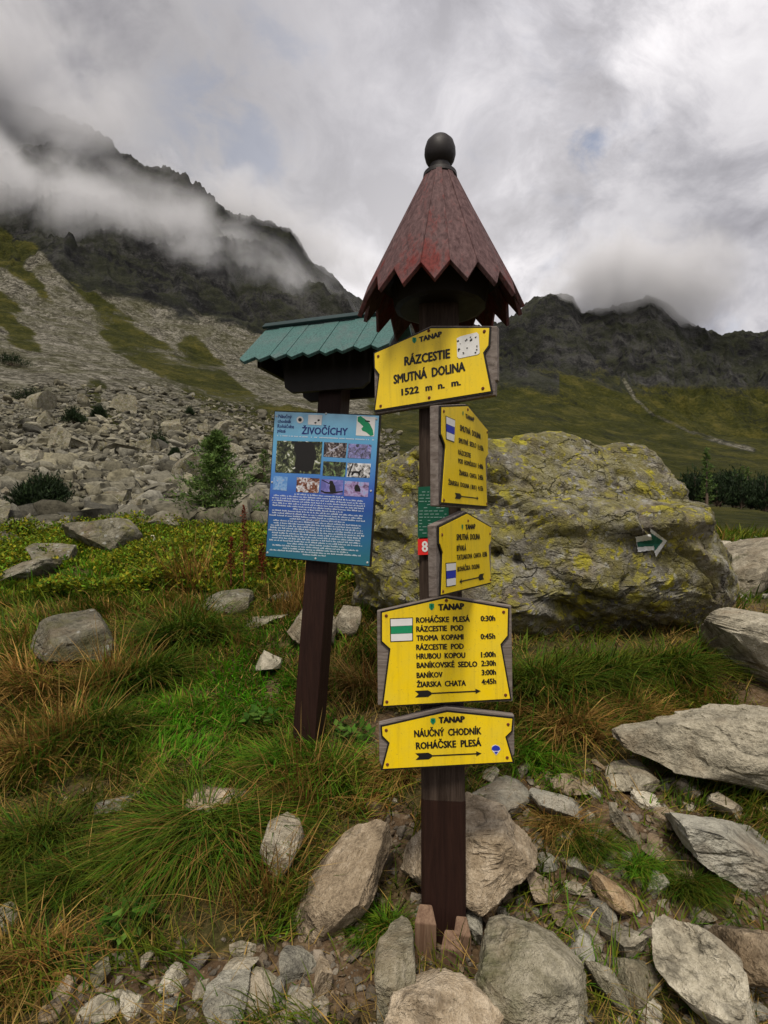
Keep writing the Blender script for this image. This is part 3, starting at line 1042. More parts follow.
# foreground rocks: px, py, w, h, rot, material, label ---------------------
FG = [
    (468, 843, 132, 112, 0, 'warm', 'big beige block of granite right behind the signpost foot', 'boulder', dict(cuts=14, flat=(0.58, 0.82), box=.55)),
    (500, 798, 62, 36, 5, 'cool', 'grey flat-topped stone behind the beige block at the signpost', 'rock', {}),
    (560, 803, 70, 28, 25, 'cool', 'grey slab sloping down to the right beside the beige block', 'rock', {}),
    (571, 783, 42, 22, 5, 'warm', 'small beige stone in the grass above the sloping grey slab', 'rock', {}),
    (627, 775, 46, 30, -8, 'pale', 'whitish pointed stone in the grass below the long path slab', 'rock', {}),
    (645, 799, 30, 18, 20, 'pale', 'small whitish stone just below the whitish pointed stone', 'rock', {}),
    (626, 826, 52, 20, 50, 'granite', 'narrow grey stone sloping steeply through the grass right of the signpost', 'rock', {}),
    (685, 788, 28, 24, 10, 'pale', 'small pale upright stone above the wide flat slab on the right', 'rock', {}),
    (728, 807, 50, 26, 25, 'pale', 'pale wedge of stone above the wide flat slab at the right edge', 'rock', {}),
    (722, 842, 125, 64, 20, 'cool', 'wide flat grey slab at the right edge above the long light slab', 'rock', dict(cuts=8, flat=(0.4, 0.7))),
    (790, 750, 340, 108, 12, 'pale', 'long bulky grey rock with pale top along the path on the right', 'boulder', dict(cuts=15, flat=(0.62, 0.85), thick=.8, box=.55, depth=.8)),
    (785, 652, 132, 96, 10, 'pale', 'pale cracked rock slab forming the path right of the giant boulder', 'rock', dict(cuts=14, flat=(0.6, 0.85), thick=.8, box=.55, depth=1.6)),
    (729, 710, 24, 14, 0, 'cool', 'little dark stone in the grass above the bulky path rock', 'rock', {}),
    (527, 962, 112, 110, 15, 'green', 'large rounded grey-green boulder right of the wooden wedges', 'boulder', dict(cuts=20, flat=(0.7, 0.95), box=.85)),
    (450, 1010, 132, 84, 8, 'warm', 'broad rounded boulder in front of the signpost foot at the bottom edge', 'boulder', dict(cuts=18, flat=(0.68, 0.95), box=.8)),
    (394, 968, 40, 84, 4, 'green', 'tall dark mossy stone left of the wooden wedges', 'rock', dict(cuts=14, flat=(0.6, 0.85), box=.6)),
    (475, 921, 17, 44, -8, 'cool', 'thin greenish stone standing upright at the right of the post foot', 'rock', {}),
    (488, 902, 18, 25, 0, 'orange', 'small brownish pebble beside the thin upright stone', 'stone', {}),
    (575, 887, 28, 13, 0, 'pale', 'small flat pale stone left above the orange stone', 'stone', {}),
    (588, 911, 20, 15, 20, 'cool', 'small grey stone left of the orange stone', 'stone', {}),
    (602, 910, 22, 34, -25, 'cool', 'blue-grey stone leaning against the orange stone', 'stone', {}),
    (618, 897, 62, 32, 40, 'orange', 'orange-tinted oval stone right of the signpost', 'rock', dict(cuts=14, flat=(0.6, 0.9))),
    (592, 938, 24, 24, 30, 'granite', 'small grey stone between the orange stone and the rounded grey-green boulder', 'stone', {}),
    (623, 938, 38, 40, 5, 'pale', 'whitish squarish stone under the orange stone', 'rock', dict(cuts=8, flat=(0.45, 0.65))),
    (582, 949, 28, 38, -20, 'cool', 'bluish stone touching the right side of the rounded grey-green boulder', 'stone', {}),
    (562, 920, 24, 20, 30, 'warm', 'little tan stone above the bluish stone', 'stone', {}),
    (545, 892, 48, 24, 35, 'warm', 'brownish-grey slanted stone above the rounded grey-green boulder', 'rock', {}),
    (606, 962, 20, 16, 20, 'granite', 'tiny grey stone left below the whitish squarish stone', 'stone', {}),
    (640, 980, 50, 48, 10, 'green', 'flat greenish-brown stone below the whitish squarish stone', 'rock', {}),
    (612, 993, 78, 34, 60, 'green', 'dark slab leaning right of the rounded grey-green boulder', 'rock', {}),
    (649, 1010, 28, 34, -15, 'pale', 'light pointed stone at the bottom edge left of the long light slab', 'rock', {}),
    (713, 972, 128, 86, 42, 'pale', 'long light slab slanting down to the bottom right corner', 'rock', dict(cuts=9, flat=(0.4, 0.7))),
    (752, 951, 70, 78, 20, 'warm', 'tan rock at the right edge behind the long light slab', 'rock', {}),
    (527, 1018, 14, 16, 0, 'pale', 'tiny white stone between two boulders at the bottom edge', 'stone', {}),
    (332, 898, 160, 66, -49, 'warm', 'long pale granite slab leaning upwards left of the signpost', 'boulder', dict(cuts=13, flat=(0.55, 0.82), box=.6)),
    (282, 842, 40, 62, 8, 'granite', 'egg-shaped grey stone in the grass left of the long leaning slab', 'rock', dict(cuts=18, flat=(0.7, 0.95))),
    (218, 800, 58, 30, 0, 'warm', 'tan stone half buried in bare soil above the drooping tussock', 'rock', {}),
    (116, 802, 50, 18, -8, 'cool', 'flat grey stone lying in the grass at the left', 'rock', {}),
    (4, 922, 24, 34, 0, 'pale', 'pale stone cut by the left edge of the photo', 'rock', {}),
    (107, 884, 26, 26, 10, 'warm', 'brownish stone half hidden in grass on the left', 'rock', {}),
    (226, 1000, 42, 50, 5, 'cool', 'grey angular stone standing in the bottom pile left of the post', 'rock', dict(cuts=10, flat=(0.5, 0.75))),
    (239, 969, 42, 28, -15, 'granite', 'tan-grey stone on top of the bottom stone pile', 'rock', {}),
    (244, 949, 30, 14, 0, 'granite', 'dark flat stone at the back of the bottom stone pile', 'stone', {}),
    (261, 991, 32, 34, 10, 'granite', 'rough grey stone in the middle of the bottom stone pile', 'rock', {}),
    (297, 966, 38, 26, 15, 'cool', 'blue-grey block at the foot of the long leaning slab', 'rock', dict(cuts=8, flat=(0.45, 0.65))),
    (324, 972, 18, 44, 5, 'warm', 'upright tan stone at the foot of the long leaning slab', 'rock', dict(cuts=8, flat=(0.45, 0.65))),
    (308, 1007, 40, 36, -15, 'granite', 'angular grey stone at the bottom edge below the blue-grey block', 'rock', dict(cuts=9, flat=(0.45, 0.7))),
    (299, 992, 22, 20, 10, 'cool', 'small grey stone under the blue-grey block', 'stone', {}),
    (278, 989, 14, 24, 8, 'cool', 'narrow grey stone between the rough stone and the blue-grey block', 'stone', {}),
    (280, 1019, 28, 18, 0, 'warm', 'small tan stone at the bottom edge in the stone pile', 'stone', {}),
    (203, 992, 20, 22, 15, 'granite', 'small rounded grey stone left of the angular standing stone', 'stone', {}),
    (175, 979, 24, 26, 0, 'pale', 'small pale square stone left of the stone pile', 'stone', dict(cuts=8, flat=(0.45, 0.65))),
    (167, 1007, 22, 16, -10, 'cool', 'small grey flat stone right of the two whitish stones', 'stone', {}),
    (100, 1005, 46, 30, -20, 'pale', 'larger of the two whitish stones at the bottom left', 'rock', {}),
    (131, 1006, 26, 24, 15, 'pale', 'smaller of the two whitish stones at the bottom left', 'stone', {}),
    (51, 1013, 20, 18, 0, 'warm', 'small brown stone at the bottom left corner area', 'stone', {}),
    (67, 988, 18, 22, 10, 'warm', 'small brown upright stone left of the two whitish stones', 'stone', {}),
    (100, 972, 24, 22, -35, 'green', 'small dull green stone above the two whitish stones', 'stone', {}),
    (146, 960, 12, 18, 0, 'granite', 'tiny grey stone upright in the soil left of the stone pile', 'stone', {}),
    (337, 929, 16, 16, 0, 'orange', 'little orange-brown stone right of the long leaning slab', 'stone', {}),
    (361, 927, 13, 20, 15, 'warm', 'little tan stone between the long leaning slab and the mossy stone', 'stone', {}),
    (380, 855, 12, 12, 0, 'pale', 'tiny whitish stone in the bare soil left of the post', 'stone', {}),
    (392, 800, 10, 8, 0, 'pale', 'tiny whitish stone in bare soil below the lowest yellow sign', 'stone', {}),
    (74, 638, 88, 60, -10, 'field', 'angular grey-yellow rock alone in the long grass on the left', 'boulder', dict(cuts=12, flat=(0.55, 0.8), thick=.95)),
    (226, 602, 54, 26, -5, 'field', 'low lichen-grey rock in the grass left of the dark info post', 'rock', dict(cuts=14, flat=(.6, .85), thick=1.0)),
    (277, 598, 32, 18, 0, 'field', 'small round grey rock right of the low lichen-grey rock', 'rock', {}),
    (266, 619, 40, 12, -8, 'pale', 'thin pale slab flush with the green turf near the info post', 'rock', {}),
    (268, 663, 26, 28, 10, 'pale', 'pale stone in bare soil beside the green turf', 'rock', {}),
    (312, 628, 46, 62, 5, 'granite', 'grey rock with grass behind the dark info post', 'rock', {}),
    (347, 618, 30, 44, 0, 'granite', 'pale grey rock wedged between info post and giant boulder', 'rock', {}),
    (110, 534, 78, 46, 12, 'field', 'large slanting block at the front of the boulder field', 'boulder', dict(cuts=9, flat=(0.45, 0.7), thick=.95)),
    (165, 523, 48, 36, 0, 'field', 'rounded boulder with a dark hollow right of the large slanting block', 'boulder', dict(cuts=10)),
    (57, 529, 34, 24, -5, 'field', 'grey rounded boulder left of the large slanting block', 'boulder', {}),
    (53, 553, 54, 32, 8, 'field', 'low grey boulder below the grey rounded one at left', 'boulder', {}),
    (6, 543, 34, 34, 20, 'field', 'smooth grey boulder at the left edge of the boulder field', 'boulder', {}),
    (24, 572, 54, 28, -14, 'field', 'long grey boulder by the left edge above the grass', 'boulder', {}),
    (164, 541, 36, 14, 5, 'pale', 'pale low boulder just above the green shrubs', 'boulder', {}),
    (746, 568, 84, 62, -28, 'granite', 'grey-brown rock at the right edge behind the giant boulder', 'boulder', dict(cuts=9, flat=(0.42, 0.7))),
    (718, 548, 36, 22, -10, 'pale', 'pale rubble stone between giant boulder and right edge rock', 'rock', {}),
]
for (px, py, w, h, rot, mat, lab, cat, kw) in FG:
    nm = 'boulder' if cat == 'boulder' else ('stone' if cat == 'stone' else 'rock')
    place_rock(px, py, w, h, rot, mat, lab, nm, cat=cat, **kw)

gs = np.random.default_rng(15)
got = []
for _ in range(900):
    px, py = gs.uniform(490, 775), gs.uniform(765, 1020)
    w = float(np.clip(gs.lognormal(2.75, .4), 9, 34))
    if any(math.hypot((px - f[0]) / (f[2] + w) * 2, (py - f[1]) / (f[3] + w) * 2) < .85 for f in FG):
        continue
    if any(math.hypot(px - q[0], py - q[1]) < .62 * (w + q[2]) for q in got):
        continue
    got.append((px, py, w))
    place_rock(px, py, w, w * gs.uniform(.6, .95), gs.uniform(-35, 35), ('granite', 'pale', 'cool', 'warm')[gs.integers(4)],
               'small loose stone in the rubble between the big slabs right of the signpost', 'stone', cat='stone', group='loose stones between the right slabs', cuts=9, flat=(.42, .75))
    if len(got) > 75:
        break

# boulder field: individual boulders sharing a dozen meshes ------------------
base_rocks = [rock_mesh('field_boulder', 900 + k, 4, (1, 1, 1), cuts=[9, 11, 14][k % 3], flat=(0.22, 0.55), rough=0.04, box=.85) for k in range(16)]
for m_ in base_rocks:
    m_.materials.append(M['field'])
gr = np.random.default_rng(21)
placed = []
tries = 0
while len(placed) < 240 and tries < 9000:
    tries += 1
    px = gr.uniform(-40, 375)
    py = 405 + 125 * gr.uniform(0, 1) ** 0.75
    if px > 250 and py < 440:
        continue
    D = hit(px, py, 11)
    if D is None or D > 90 or D < 10.5:
        continue
    size = float(np.clip(gr.lognormal(0.1, 0.7), 0.45, 5.0)) * (0.75 if D < 18 else 1.0) * (1 + D / 120)
    wpx = size * F / D
    if wpx > 62:
        continue
    if any(abs(px - q[0]) < 0.42 * (wpx + q[2]) and abs(py - q[1]) < 0.26 * (wpx + q[2]) for q in placed):
        continue
    placed.append((px, py, wpx))
    X = (px - 384) / F * D
    o = link('field_boulder', base_rocks[gr.integers(16)], None, loc=(X, D, float(H(X, D)) + size * 0.12))
    o.scale = (size, size * gr.uniform(0.6, 1.1), size * gr.uniform(0.55, 1.0))
    o.rotation_euler = (gr.uniform(-.6, .6), gr.uniform(-.6, .6), gr.uniform(0, 6.28))
    tag(o, 'grey lichen-flecked boulder in the jumbled boulder field below the left scree slope', 'boulder', 'boulders of the boulder field')


def scatter_rocks(name, pts, sizes, cols_, sub=2, seed=3, nvar=10, flat=0.7):
    g = np.random.default_rng(seed)
    vs_, fs_, cs_ = [], [], []
    var = [rock_arr(seed * 100 + k, sub, cuts=11, rough=0.05, flat=(.22, .55), box=.8) for k in range(nvar)]
    off = 0
    for q, s, c_ in zip(pts, sizes, cols_):
        Vr, Fr = var[g.integers(nvar)]
        a = g.uniform(0, 6.28)
        ca, sa = math.cos(a), math.sin(a)
        sc_ = np.array([s, s * g.uniform(.65, 1), s * g.uniform(.45, .85) * flat / .7])
        V_ = Vr * sc_
        V_ = np.stack([V_[:, 0] * ca - V_[:, 1] * sa, V_[:, 0] * sa + V_[:, 1] * ca, V_[:, 2] + V_[:, 0] * g.uniform(-.3, .3)], -1)
        vs_.append(V_ + np.array(q))
        fs_.append(Fr + off)
        cs_.append(np.repeat([c_], len(Vr), 0))
        off += len(Vr)
    me = np_mesh(name, np.concatenate(vs_), np.concatenate(fs_), 3, np.concatenate(cs_), False)
    return me


M['rubble'] = attr_mat('rubble_stone', 0.9, 0, 0.12, 0.6, 9)
t_ = NT(M['rubble'].node_tree)
g_ = t_.node('ShaderNodeNewGeometry')
t_.put(M['rubble'].node_tree.nodes['Principled BSDF'].inputs['Normal'], t_.bump(t_.noise(g_.outputs['Position'], 11, 6, .7), .8, .06))
# smaller rubble on the slope, far too many to count
pts, szs, cl_ = [], [], []
for _ in range(15000):
    px = gr.uniform(-60, 400)
    py = 385 + 150 * gr.uniform(0, 1) ** 0.8
    D = hit(px, py, 11)
    if D is None or D > 160:
        continue
    X = (px - 384) / F * D
    s = float(np.clip(gr.lognormal(-1.0, 0.6), .12, 1.8)) * (0.55 + D / 120)
    pts.append((X, D, float(H(X, D)) + s * .1))
    szs.append(s)
    b = gr.uniform(.3, 1.3)
    w_ = gr.uniform(0, 1)
    cl_.append((0.185 * b, (0.175 - .008 * w_) * b, (0.14 - .03 * w_) * b))
for _ in range(260):     # rubble along the path at the right
    px = gr.uniform(690, 800)
    py = gr.uniform(535, 600)
    D = hit(px, py, 5.5)
    if D is None or D > 14:
        continue
    X = (px - 384) / F * D
    s = float(gr.uniform(.04, .16))
    pts.append((X, D, float(H(X, D)) + s * .1))
    szs.append(s)
    cl_.append((.36, .33, .27))
tag(link('slope_rubble', scatter_rocks('slope_rubble', pts, szs, cl_), M['rubble']), 'loose grey rubble covering the slope between the boulders', 'rubble', kind='stuff')

# gravel in the bare soil near the viewer
pts, szs, cl_ = [], [], []
gv = np.random.default_rng(77)
for _ in range(9000):
    px, py = gv.uniform(-40, 810), gv.uniform(700, 1040)
    if blob(np.array(px), np.array(py), SOIL) < gv.uniform(0.15, 1.0):
        continue
    D = hit(px, py)
    if D is None:
        continue
    X = (px - 384) / F * D
    s = float(np.clip(gv.lognormal(-4.1, .65), .006, .075))
    pts.append((X, D, float(H(X, D)) + s * .1))
    szs.append(s)
    b = gv.uniform(.5, 1.2)
    w_ = gv.uniform(0, 1)
    cl_.append((0.24 * b, (0.215 - .05 * w_) * b, (0.175 - .08 * w_) * b))
tag(link('gravel', scatter_rocks('gravel', pts, szs, cl_, seed=6), M['rubble']), 'gravel and pebbles in the bare brown soil', 'gravel', kind='stuff')


# ------------------------------------------------------------------ grass
def blades(root, az, L, lean, droop, w, col, tipcol=None):
    n = len(root)
    ts = np.array([0, .34, .68, 1.0])
    ws = np.array([1.0, .85, .55, 0])
    dx, dy = np.cos(az), np.sin(az)
    pxd, pyd = -dy, dx
    V = np.zeros((n, 7, 3), np.float32)
    Cc = np.zeros((n, 7, 3), np.float32)
    tip = col if tipcol is None else tipcol
    k = 0
    for ti, (t_, ww) in enumerate(zip(ts, ws)):
        hor = L * (lean * t_ + droop * t_ * t_)
        ver = L * (t_ * np.sqrt(np.clip(1 - lean ** 2, .05, 1)) - 0.75 * droop * t_ ** 2.2)
        cx, cy, cz = root[:, 0] + dx * hor, root[:, 1] + dy * hor, root[:, 2] + ver
        cc = col * (1 - t_) + tip * t_
        if ww > 0:
            for sgn in (-1, 1):
                V[:, k, 0] = cx + sgn * pxd * w * ww * .5
                V[:, k, 1] = cy + sgn * pyd * w * ww * .5
                V[:, k, 2] = cz
                Cc[:, k] = cc
                k += 1
        else:
            V[:, k] = np.stack([cx, cy, cz], -1)
            Cc[:, k] = cc
            k += 1
    tri = np.array([[0, 1, 3], [0, 3, 2], [2, 3, 5], [2, 5, 4], [4, 5, 6]])
    Fc = (np.arange(n)[:, None, None] * 7 + tri[None]).reshape(-1, 3)
    return V.reshape(-1, 3), Fc, Cc.reshape(-1, 3)


G_BRIGHT = np.array([.075, .29, .008])
G_DARK = np.array([.034, .085, .009])
G_YEL = np.array([.20, .20, .016])
G_DRY = np.array([.46, .30, .085])
G_ORG = np.array([.28, .125, .03])


def grass_colors(g, n, dry, lawn):
    c = G_DARK + (G_BRIGHT - G_DARK) * np.clip(1.25 * lawn + g.normal(0.16, .2, n), 0, 1)[:, None]
    y = np.clip(g.normal(.32, .3, n) - .35 * lawn, 0, 1)[:, None]
    c = c * (1 - y) + G_YEL * y
    d = (g.uniform(0, 1, n) < dry)[:, None]
    o = g.uniform(0, 1, n)[:, None]
    dc = G_DRY * o + G_ORG * (1 - o)
    c = np.where(d, dc * g.uniform(.6, 1.1, (n, 1)), c)
    return c * g.uniform(.7, 1.25, (n, 1))


def ground_cover(seed, n, pxr, Dr, lscale):
    g = np.random.default_rng(seed)
    # uniform over the ground in world space within the view wedge
    D = np.sqrt(g.uniform(Dr[0] ** 2, Dr[1] ** 2, n))
    px = g.uniform(*pxr, n)
    X = (px - 384) / F * D
    # clumping
    cl_ = fbm(X / .22, D / .22, None, 2)
    cl2 = fbm(X / .9 + 5, D / .9, None, 3)
    Z = H(X, D)
    qx, qy = to_px(X, D, Z)
    so_ = blob(qx, qy, SOIL)
    la = blob(qx, qy, LAWN)
    dr = .72 * blob(qx, qy, DRY)
    dens = np.clip(0.5 + 1.3 * cl_ + 0.6 * cl2 + .8 * la, 0.02, 1) * np.clip(1.05 - 1.15 * so_, 0, 1)
    dens *= np.where(qx > 520, 0.8, 1.0)
    keep = g.uniform(0, 1, n) < dens
    X, D, Z, la, dr, cl2, cl_ = X[keep], D[keep], Z[keep], la[keep], dr[keep], cl2[keep], cl_[keep]
    m = len(X)
    L = g.gamma(5, 1 / 5, m) * (0.105 + .06 * cl2 + .075 * np.maximum(cl_, 0)) * (1 - .62 * la) * lscale * (1 + .35 * dr)
    L = np.clip(L, .03, .5)
    # neighbouring blades lean the same way, downhill mostly
    azf = fbm(X / .35 + 9, D / .35, None, 2) * 3.2 - 1.4
    az = azf + g.normal(0, .75, m)
    lean = np.clip(g.normal(.38, .2, m), 0, .85)
    dro = np.clip(g.normal(.38, .2, m), 0, .8)
    wd = g.uniform(.0042, .0095, m) * np.clip(D / 2.6, 1, 4.5)
    tone = (.62 + .75 * np.clip(.5 + fbm(X / .3 + 2, D / .3, None, 2), 0, 1))[:, None]
    col = tone * grass_colors(g, m, np.clip(.05 + dr * .7 + .25 * np.maximum(cl2, 0), 0, .95), la)
    tip = col * .85 + np.array([.16, .12, .03]) * .16
    return blades(np.stack([X, D, Z - .01], -1), az, L, lean, dro, wd, col, tip)


def thatch(seed, n, Dr):
    g = np.random.default_rng(seed)
    D = np.sqrt(g.uniform(Dr[0] ** 2, Dr[1] ** 2, n))
    px = g.uniform(-90, 860, n)
    X = (px - 384) / F * D
    Z = H(X, D)
    qx, qy = to_px(X, D, Z)
    keep = g.uniform(0, 1, n) < np.clip(1.0 - 1.15 * blob(qx, qy, SOIL) - .95 * blob(qx, qy, LAWN), .04, 1)
    X, D, Z = X[keep], D[keep], Z[keep]
    m = len(X)
    c = np.where(g.uniform(0, 1, (m, 1)) < .6, G_DRY * .75, np.where(g.uniform(0, 1, (m, 1)) < .5, G_YEL * .7, np.array([.13, .085, .04]))) * g.uniform(.5, 1.2, (m, 1))
    return blades(np.stack([X, D, Z + g.uniform(0, .05, m)], -1), g.uniform(0, 6.283, m), g.gamma(4, .25, m) * .10, g.uniform(.75, .98, m), g.uniform(-.1, .3, m), g.uniform(.002, .005, m) * np.clip(D / 2.6, 1, 3), c)


parts = [thatch(8, 60000, (1.35, 6.0)), ground_cover(1, 120000, (-90, 860), (1.35, 4.2), 1.0), ground_cover(2, 80000, (-90, 860), (4.2, 7.5), 1.35), ground_cover(3, 60000, (-60, 840), (7.5, 13.5), 1.6)]
off = 0
Vs, Fs, Cs = [], [], []
for v_, f_, c_ in parts:
    Vs.append(v_)
    Fs.append(f_ + off)
    Cs.append(c_)
    off += len(v_)
meG = np_mesh('grass', np.concatenate(Vs), np.concatenate(Fs), 3, np.concatenate(Cs), False)
tag(link('grass', meG, M['grass']), 'uneven green and straw coloured mountain grass', 'grass', kind='stuff')


def tussock_mesh(seed, n, L0, dry, lawn, spread=.15, droop=(.55, .2), dark=1.0, flow=.9):
    """a grass mound whose blades hang mostly downhill (local -y)"""
    g = np.random.default_rng(seed)
    r = np.sqrt(g.uniform(0, 1, n))
    a = g.uniform(0, 6.283, n)
    hump = .30 * spread * (1 - r ** 2)
    root = np.stack([spread * 1.25 * r * np.cos(a), spread * .8 * r * np.sin(a), hump - .03], -1)
    # a few sub-clumps with their own lean
    cid = g.integers(0, 9, n)
    caz = -1.571 + g.normal(0, .75, 9)
    out = np.arctan2(root[:, 1], root[:, 0])
    w = g.uniform(0, 1, n) < .35
    az = np.where(w, out, caz[cid]) + g.normal(0, .42, n)
    L = L0 * g.uniform(.5, 1.15, n)
    lean = np.clip(g.normal(.30, .2, n) + .15 * flow, 0, .88)
    dro = np.clip(g.normal(*droop, n), .05, .95)
    wd = g.uniform(.0045, .009, n)
    c_ = grass_colors(g, n, dry, np.full(n, lawn)) * dark * (.7 + .5 * g.uniform(0, 1, 9)[cid])[:, None]
    v_, f_, cc = blades(root, az, L, lean, dro, wd, c_, c_ * .9 + np.array([.15, .11, .03]) * .14)
    return np_mesh('grass_tussock', v_, f_, 3, cc, False)


TM = {'green': [tussock_mesh(50 + k, 700, .26, .06, .35) for k in range(3)],
      'deep': [tussock_mesh(60 + k, 900, .30, .05, .10, spread=.17, dark=.62) for k in range(3)],
      'droop': [tussock_mesh(70, 1700, .36, .16, .18, spread=.26, droop=(.8, .15), dark=.8, flow=1.4)],
      'dry': [tussock_mesh(80 + k, 480, .33, .8, .0) for k in range(3)],
      'straw': [tussock_mesh(90, 160, .55, .97, .0, spread=.18, droop=(.2, .12), flow=.2)]}
TUS = [
    (188, 640, 1.5, 'deep', 'large dark green tussock beside the pale slab in the middle of the left meadow'),
    (150, 680, 1.2, 'deep', 'dark green tussock just below the large dark one in the left meadow'),
    (100, 735, 1.1, 'deep', 'dark green tussock left of the bright short turf'),
    (205, 838, .95, 'droop', 'big drooping tussock with brown blades hanging over bare soil at lower left'),
    (330, 775, 1.0, 'green', 'bushy green tussock at the foot of the info post'),
    (285, 765, .9, 'green', 'green tussock left of the info post foot'),
    (40, 850, 1.0, 'deep', 'dark tussock low at the left edge'),
    (75, 885, .8, 'deep', 'small dark tussock beside the brownish stone at lower left'),
    (190, 590, 1.3, 'straw', 'tall straw coloured grass clump above the large dark green tussock'),
    (60, 745, 1.0, 'straw', 'thin pale straw stalks leaning over the grass at far left'),
    (108, 690, 1.0, 'straw', 'thin straw stalks in front of the lone angular rock'),
    (300, 800, .8, 'straw', 'straw stalks between the egg-shaped stone and the info post'),
    (262, 900, .8, 'straw', 'straw stalks hanging beside the foot of the drooping tussock'),
    (300, 612, 1.0, 'straw', 'straw stalks behind the dark info post'),
    (30, 690, 1.3, 'dry', 'rusty dry grass clump at the left edge below the lone angular rock'),
    (25, 760, 1.1, 'dry', 'second rusty dry grass clump at the left edge, further down'),
    (15, 975, .9, 'dry', 'orange-brown dry grass clump in the bottom left corner'),
    (362, 690, 1.0, 'dry', 'orange dry grass clump between the two posts under the boulder'),
    (395, 775, .7, 'dry', 'thin dry grass clump left of the lowest yellow sign'),
    (540, 690, 1.3, 'deep', 'dark overhanging tussock under the giant boulder right of the trail signs'),
    (600, 680, 1.3, 'deep', 'dark tussock under the middle of the giant boulder'),
    (665, 672, 1.2, 'deep', 'dark tussock under the right end of the giant boulder'),
    (570, 735, 1.0, 'dry', 'brown dry tussock on the bank below the giant boulder'),
    (530, 755, .8, 'green', 'green tussock on the bank right of the lowest yellow sign'),
    (590, 850, .5, 'deep', 'dark tussock between slabs right of the signpost'),
    (640, 868, .48, 'green', 'green tussock left of the wide flat grey slab'),
    (690, 890, .5, 'deep', 'dark tussock between the wide flat slab and the long light slab'),
    (560, 830, .6, 'dry', 'small brown tussock right of the beige block'),
    (385, 935, .55, 'green', 'narrow green tussock in front of the tall mossy stone'),
    (640, 720, .9, 'dry', 'straw tussock at the upper end of the long bulky path rock'),
]
gt = np.random.default_rng(4)
for (px, py, s, kd, lab) in TUS:
    D = hit(px, py)
    if D is None:
        continue
    X = (px - 384) / F * D
    me = TM[kd][gt.integers(len(TM[kd]))]
    o = link('grass_tussock', me, M['grass'], loc=(X, D, float(H(X, D))))
    s *= 0.78 + 0.06 * D
    o.scale = (s, s, s)
    o.rotation_euler = (0.12, 0, gt.uniform(-.5, .5))
    tag(o, lab, 'grass tussock', 'grass tussocks')


# leafy shrubs, dock stalks, small plants ----------------------------------
def leaf_cloud(seed, n, fn, size, cols_, up=.5):
    """n leaf quads at positions fn(g,n); random tilt"""
    g = np.random.default_rng(seed)
    Pn = fn(g, n)
    a = g.uniform(0, 6.283, n)
    tilt = g.normal(up, .4, n)
    L = size * g.uniform(.6, 1.3, n)
    d = np.stack([np.cos(a) * np.cos(tilt), np.sin(a) * np.cos(tilt), np.sin(tilt)], -1)
    s = np.stack([-np.sin(a), np.cos(a), g.normal(0, .35, n)], -1)
    w = (L * .28)[:, None]
    V = np.stack([Pn, Pn + d * (L * .5)[:, None] + s * w, Pn + d * L[:, None], Pn + d * (L * .5)[:, None] - s * w], 1)
    c0 = np.array(cols_)[g.integers(len(cols_), size=n)] * g.uniform(.6, 1.3, (n, 1))
    return V.reshape(-1, 3), np.arange(n * 4).reshape(-1, 4), np.repeat(c0, 4, 0)


# heath mat between meadow and boulder field: uncountable
def heath(g, n):
    px = g.uniform(-10, 420, n)
    D = g.uniform(6.2, 10.5, n)
    X = (px - 384) / F * D
    nz = fbm(X / .7, D / .7, None, 3)
    nz2 = fbm(X / 2.1 + 4, D / 2.1, None, 2)
    hh = np.clip(.24 + .34 * nz + .25 * nz2, -.1, .6)
    ok = hh > .02
    Z = H(X, D) + np.where(ok, hh, -.3) * g.uniform(.35, 1, n)
    return np.stack([X, D, Z], -1)


v_, f_, c_ = leaf_cloud(31, 90000, heath, .06, [(.16, .22, .015), (.25, .26, .018), (.26, .22, .016), (.13, .25, .018), (.06, .09, .010)])
tag(link('heath_shrubs', np_mesh('heath_shrubs', v_, f_, 4, c_), M['leaf']), 'low green bilberry and juniper mat before the boulder field', 'shrubs', kind='stuff')


def dock(px, py, h_m, lab, dmin=6.0):
    D = hit(px, py, dmin) or 8.0
    X = (px - 384) / F * D
    z = float(H(X, D))
    root = empty('dock_plant', (X, D, z))
    tag(root, lab, 'plant', 'rusty dock stalks')
    mb = MB()
    mb.lathe((0, 0, -.05), [(.008, 0), (.007, h_m * .5), (.004, h_m)], 6)
    mb.build('stem', M['dockred'], root)

    def fn(g, n):
        zz_ = h_m * g.uniform(.35, 1.0, n)
        r = .06 * (1.15 - zz_ / h_m) * np.sqrt(g.uniform(0, 1, n)) + .008
        a = g.uniform(0, 6.28, n)
        return np.stack([r * np.cos(a), r * np.sin(a), zz_], -1)
    v_, f_, c_ = leaf_cloud(int(px), 420, fn, .028, [(.16, .025, .012), (.22, .05, .02), (.10, .03, .015)])
    link('seed_head', np_mesh('seed_head', v_, f_, 4, c_), M['leaf'], root)


M['dockred'] = plain('dock_stem', (.16, .05, .025), .7)
dock(244, 590, .95, 'tall rust-red dock stalk standing left of the info board')
dock(231, 592, .60, 'shorter rust-red dock stalk left of the tall one')
dock(262, 588, .5, 'faded brown dock stalk closest to the info board')


def leafy(px, py, s, lab):
    D = hit(px, py)
    X = (px - 384) / F * D

    def fn(g, n):
        r = .10 * np.sqrt(g.uniform(0, 1, n))
        a = g.uniform(0, 6.28, n)
        return np.stack([r * np.cos(a), r * np.sin(a), g.uniform(.02, .12, n)], -1)
    v_, f_, c_ = leaf_cloud(int(px), 60, fn, .065, [(.06, .14, .015), (.09, .17, .025), (.04, .10, .012)], .3)
    o = link('leafy_plant', np_mesh('leafy_plant', v_, f_, 4, c_), M['leaf'], loc=(X, D, float(H(X, D))))
    o.scale = (s, s, s)
    tag(o, lab, 'plant')


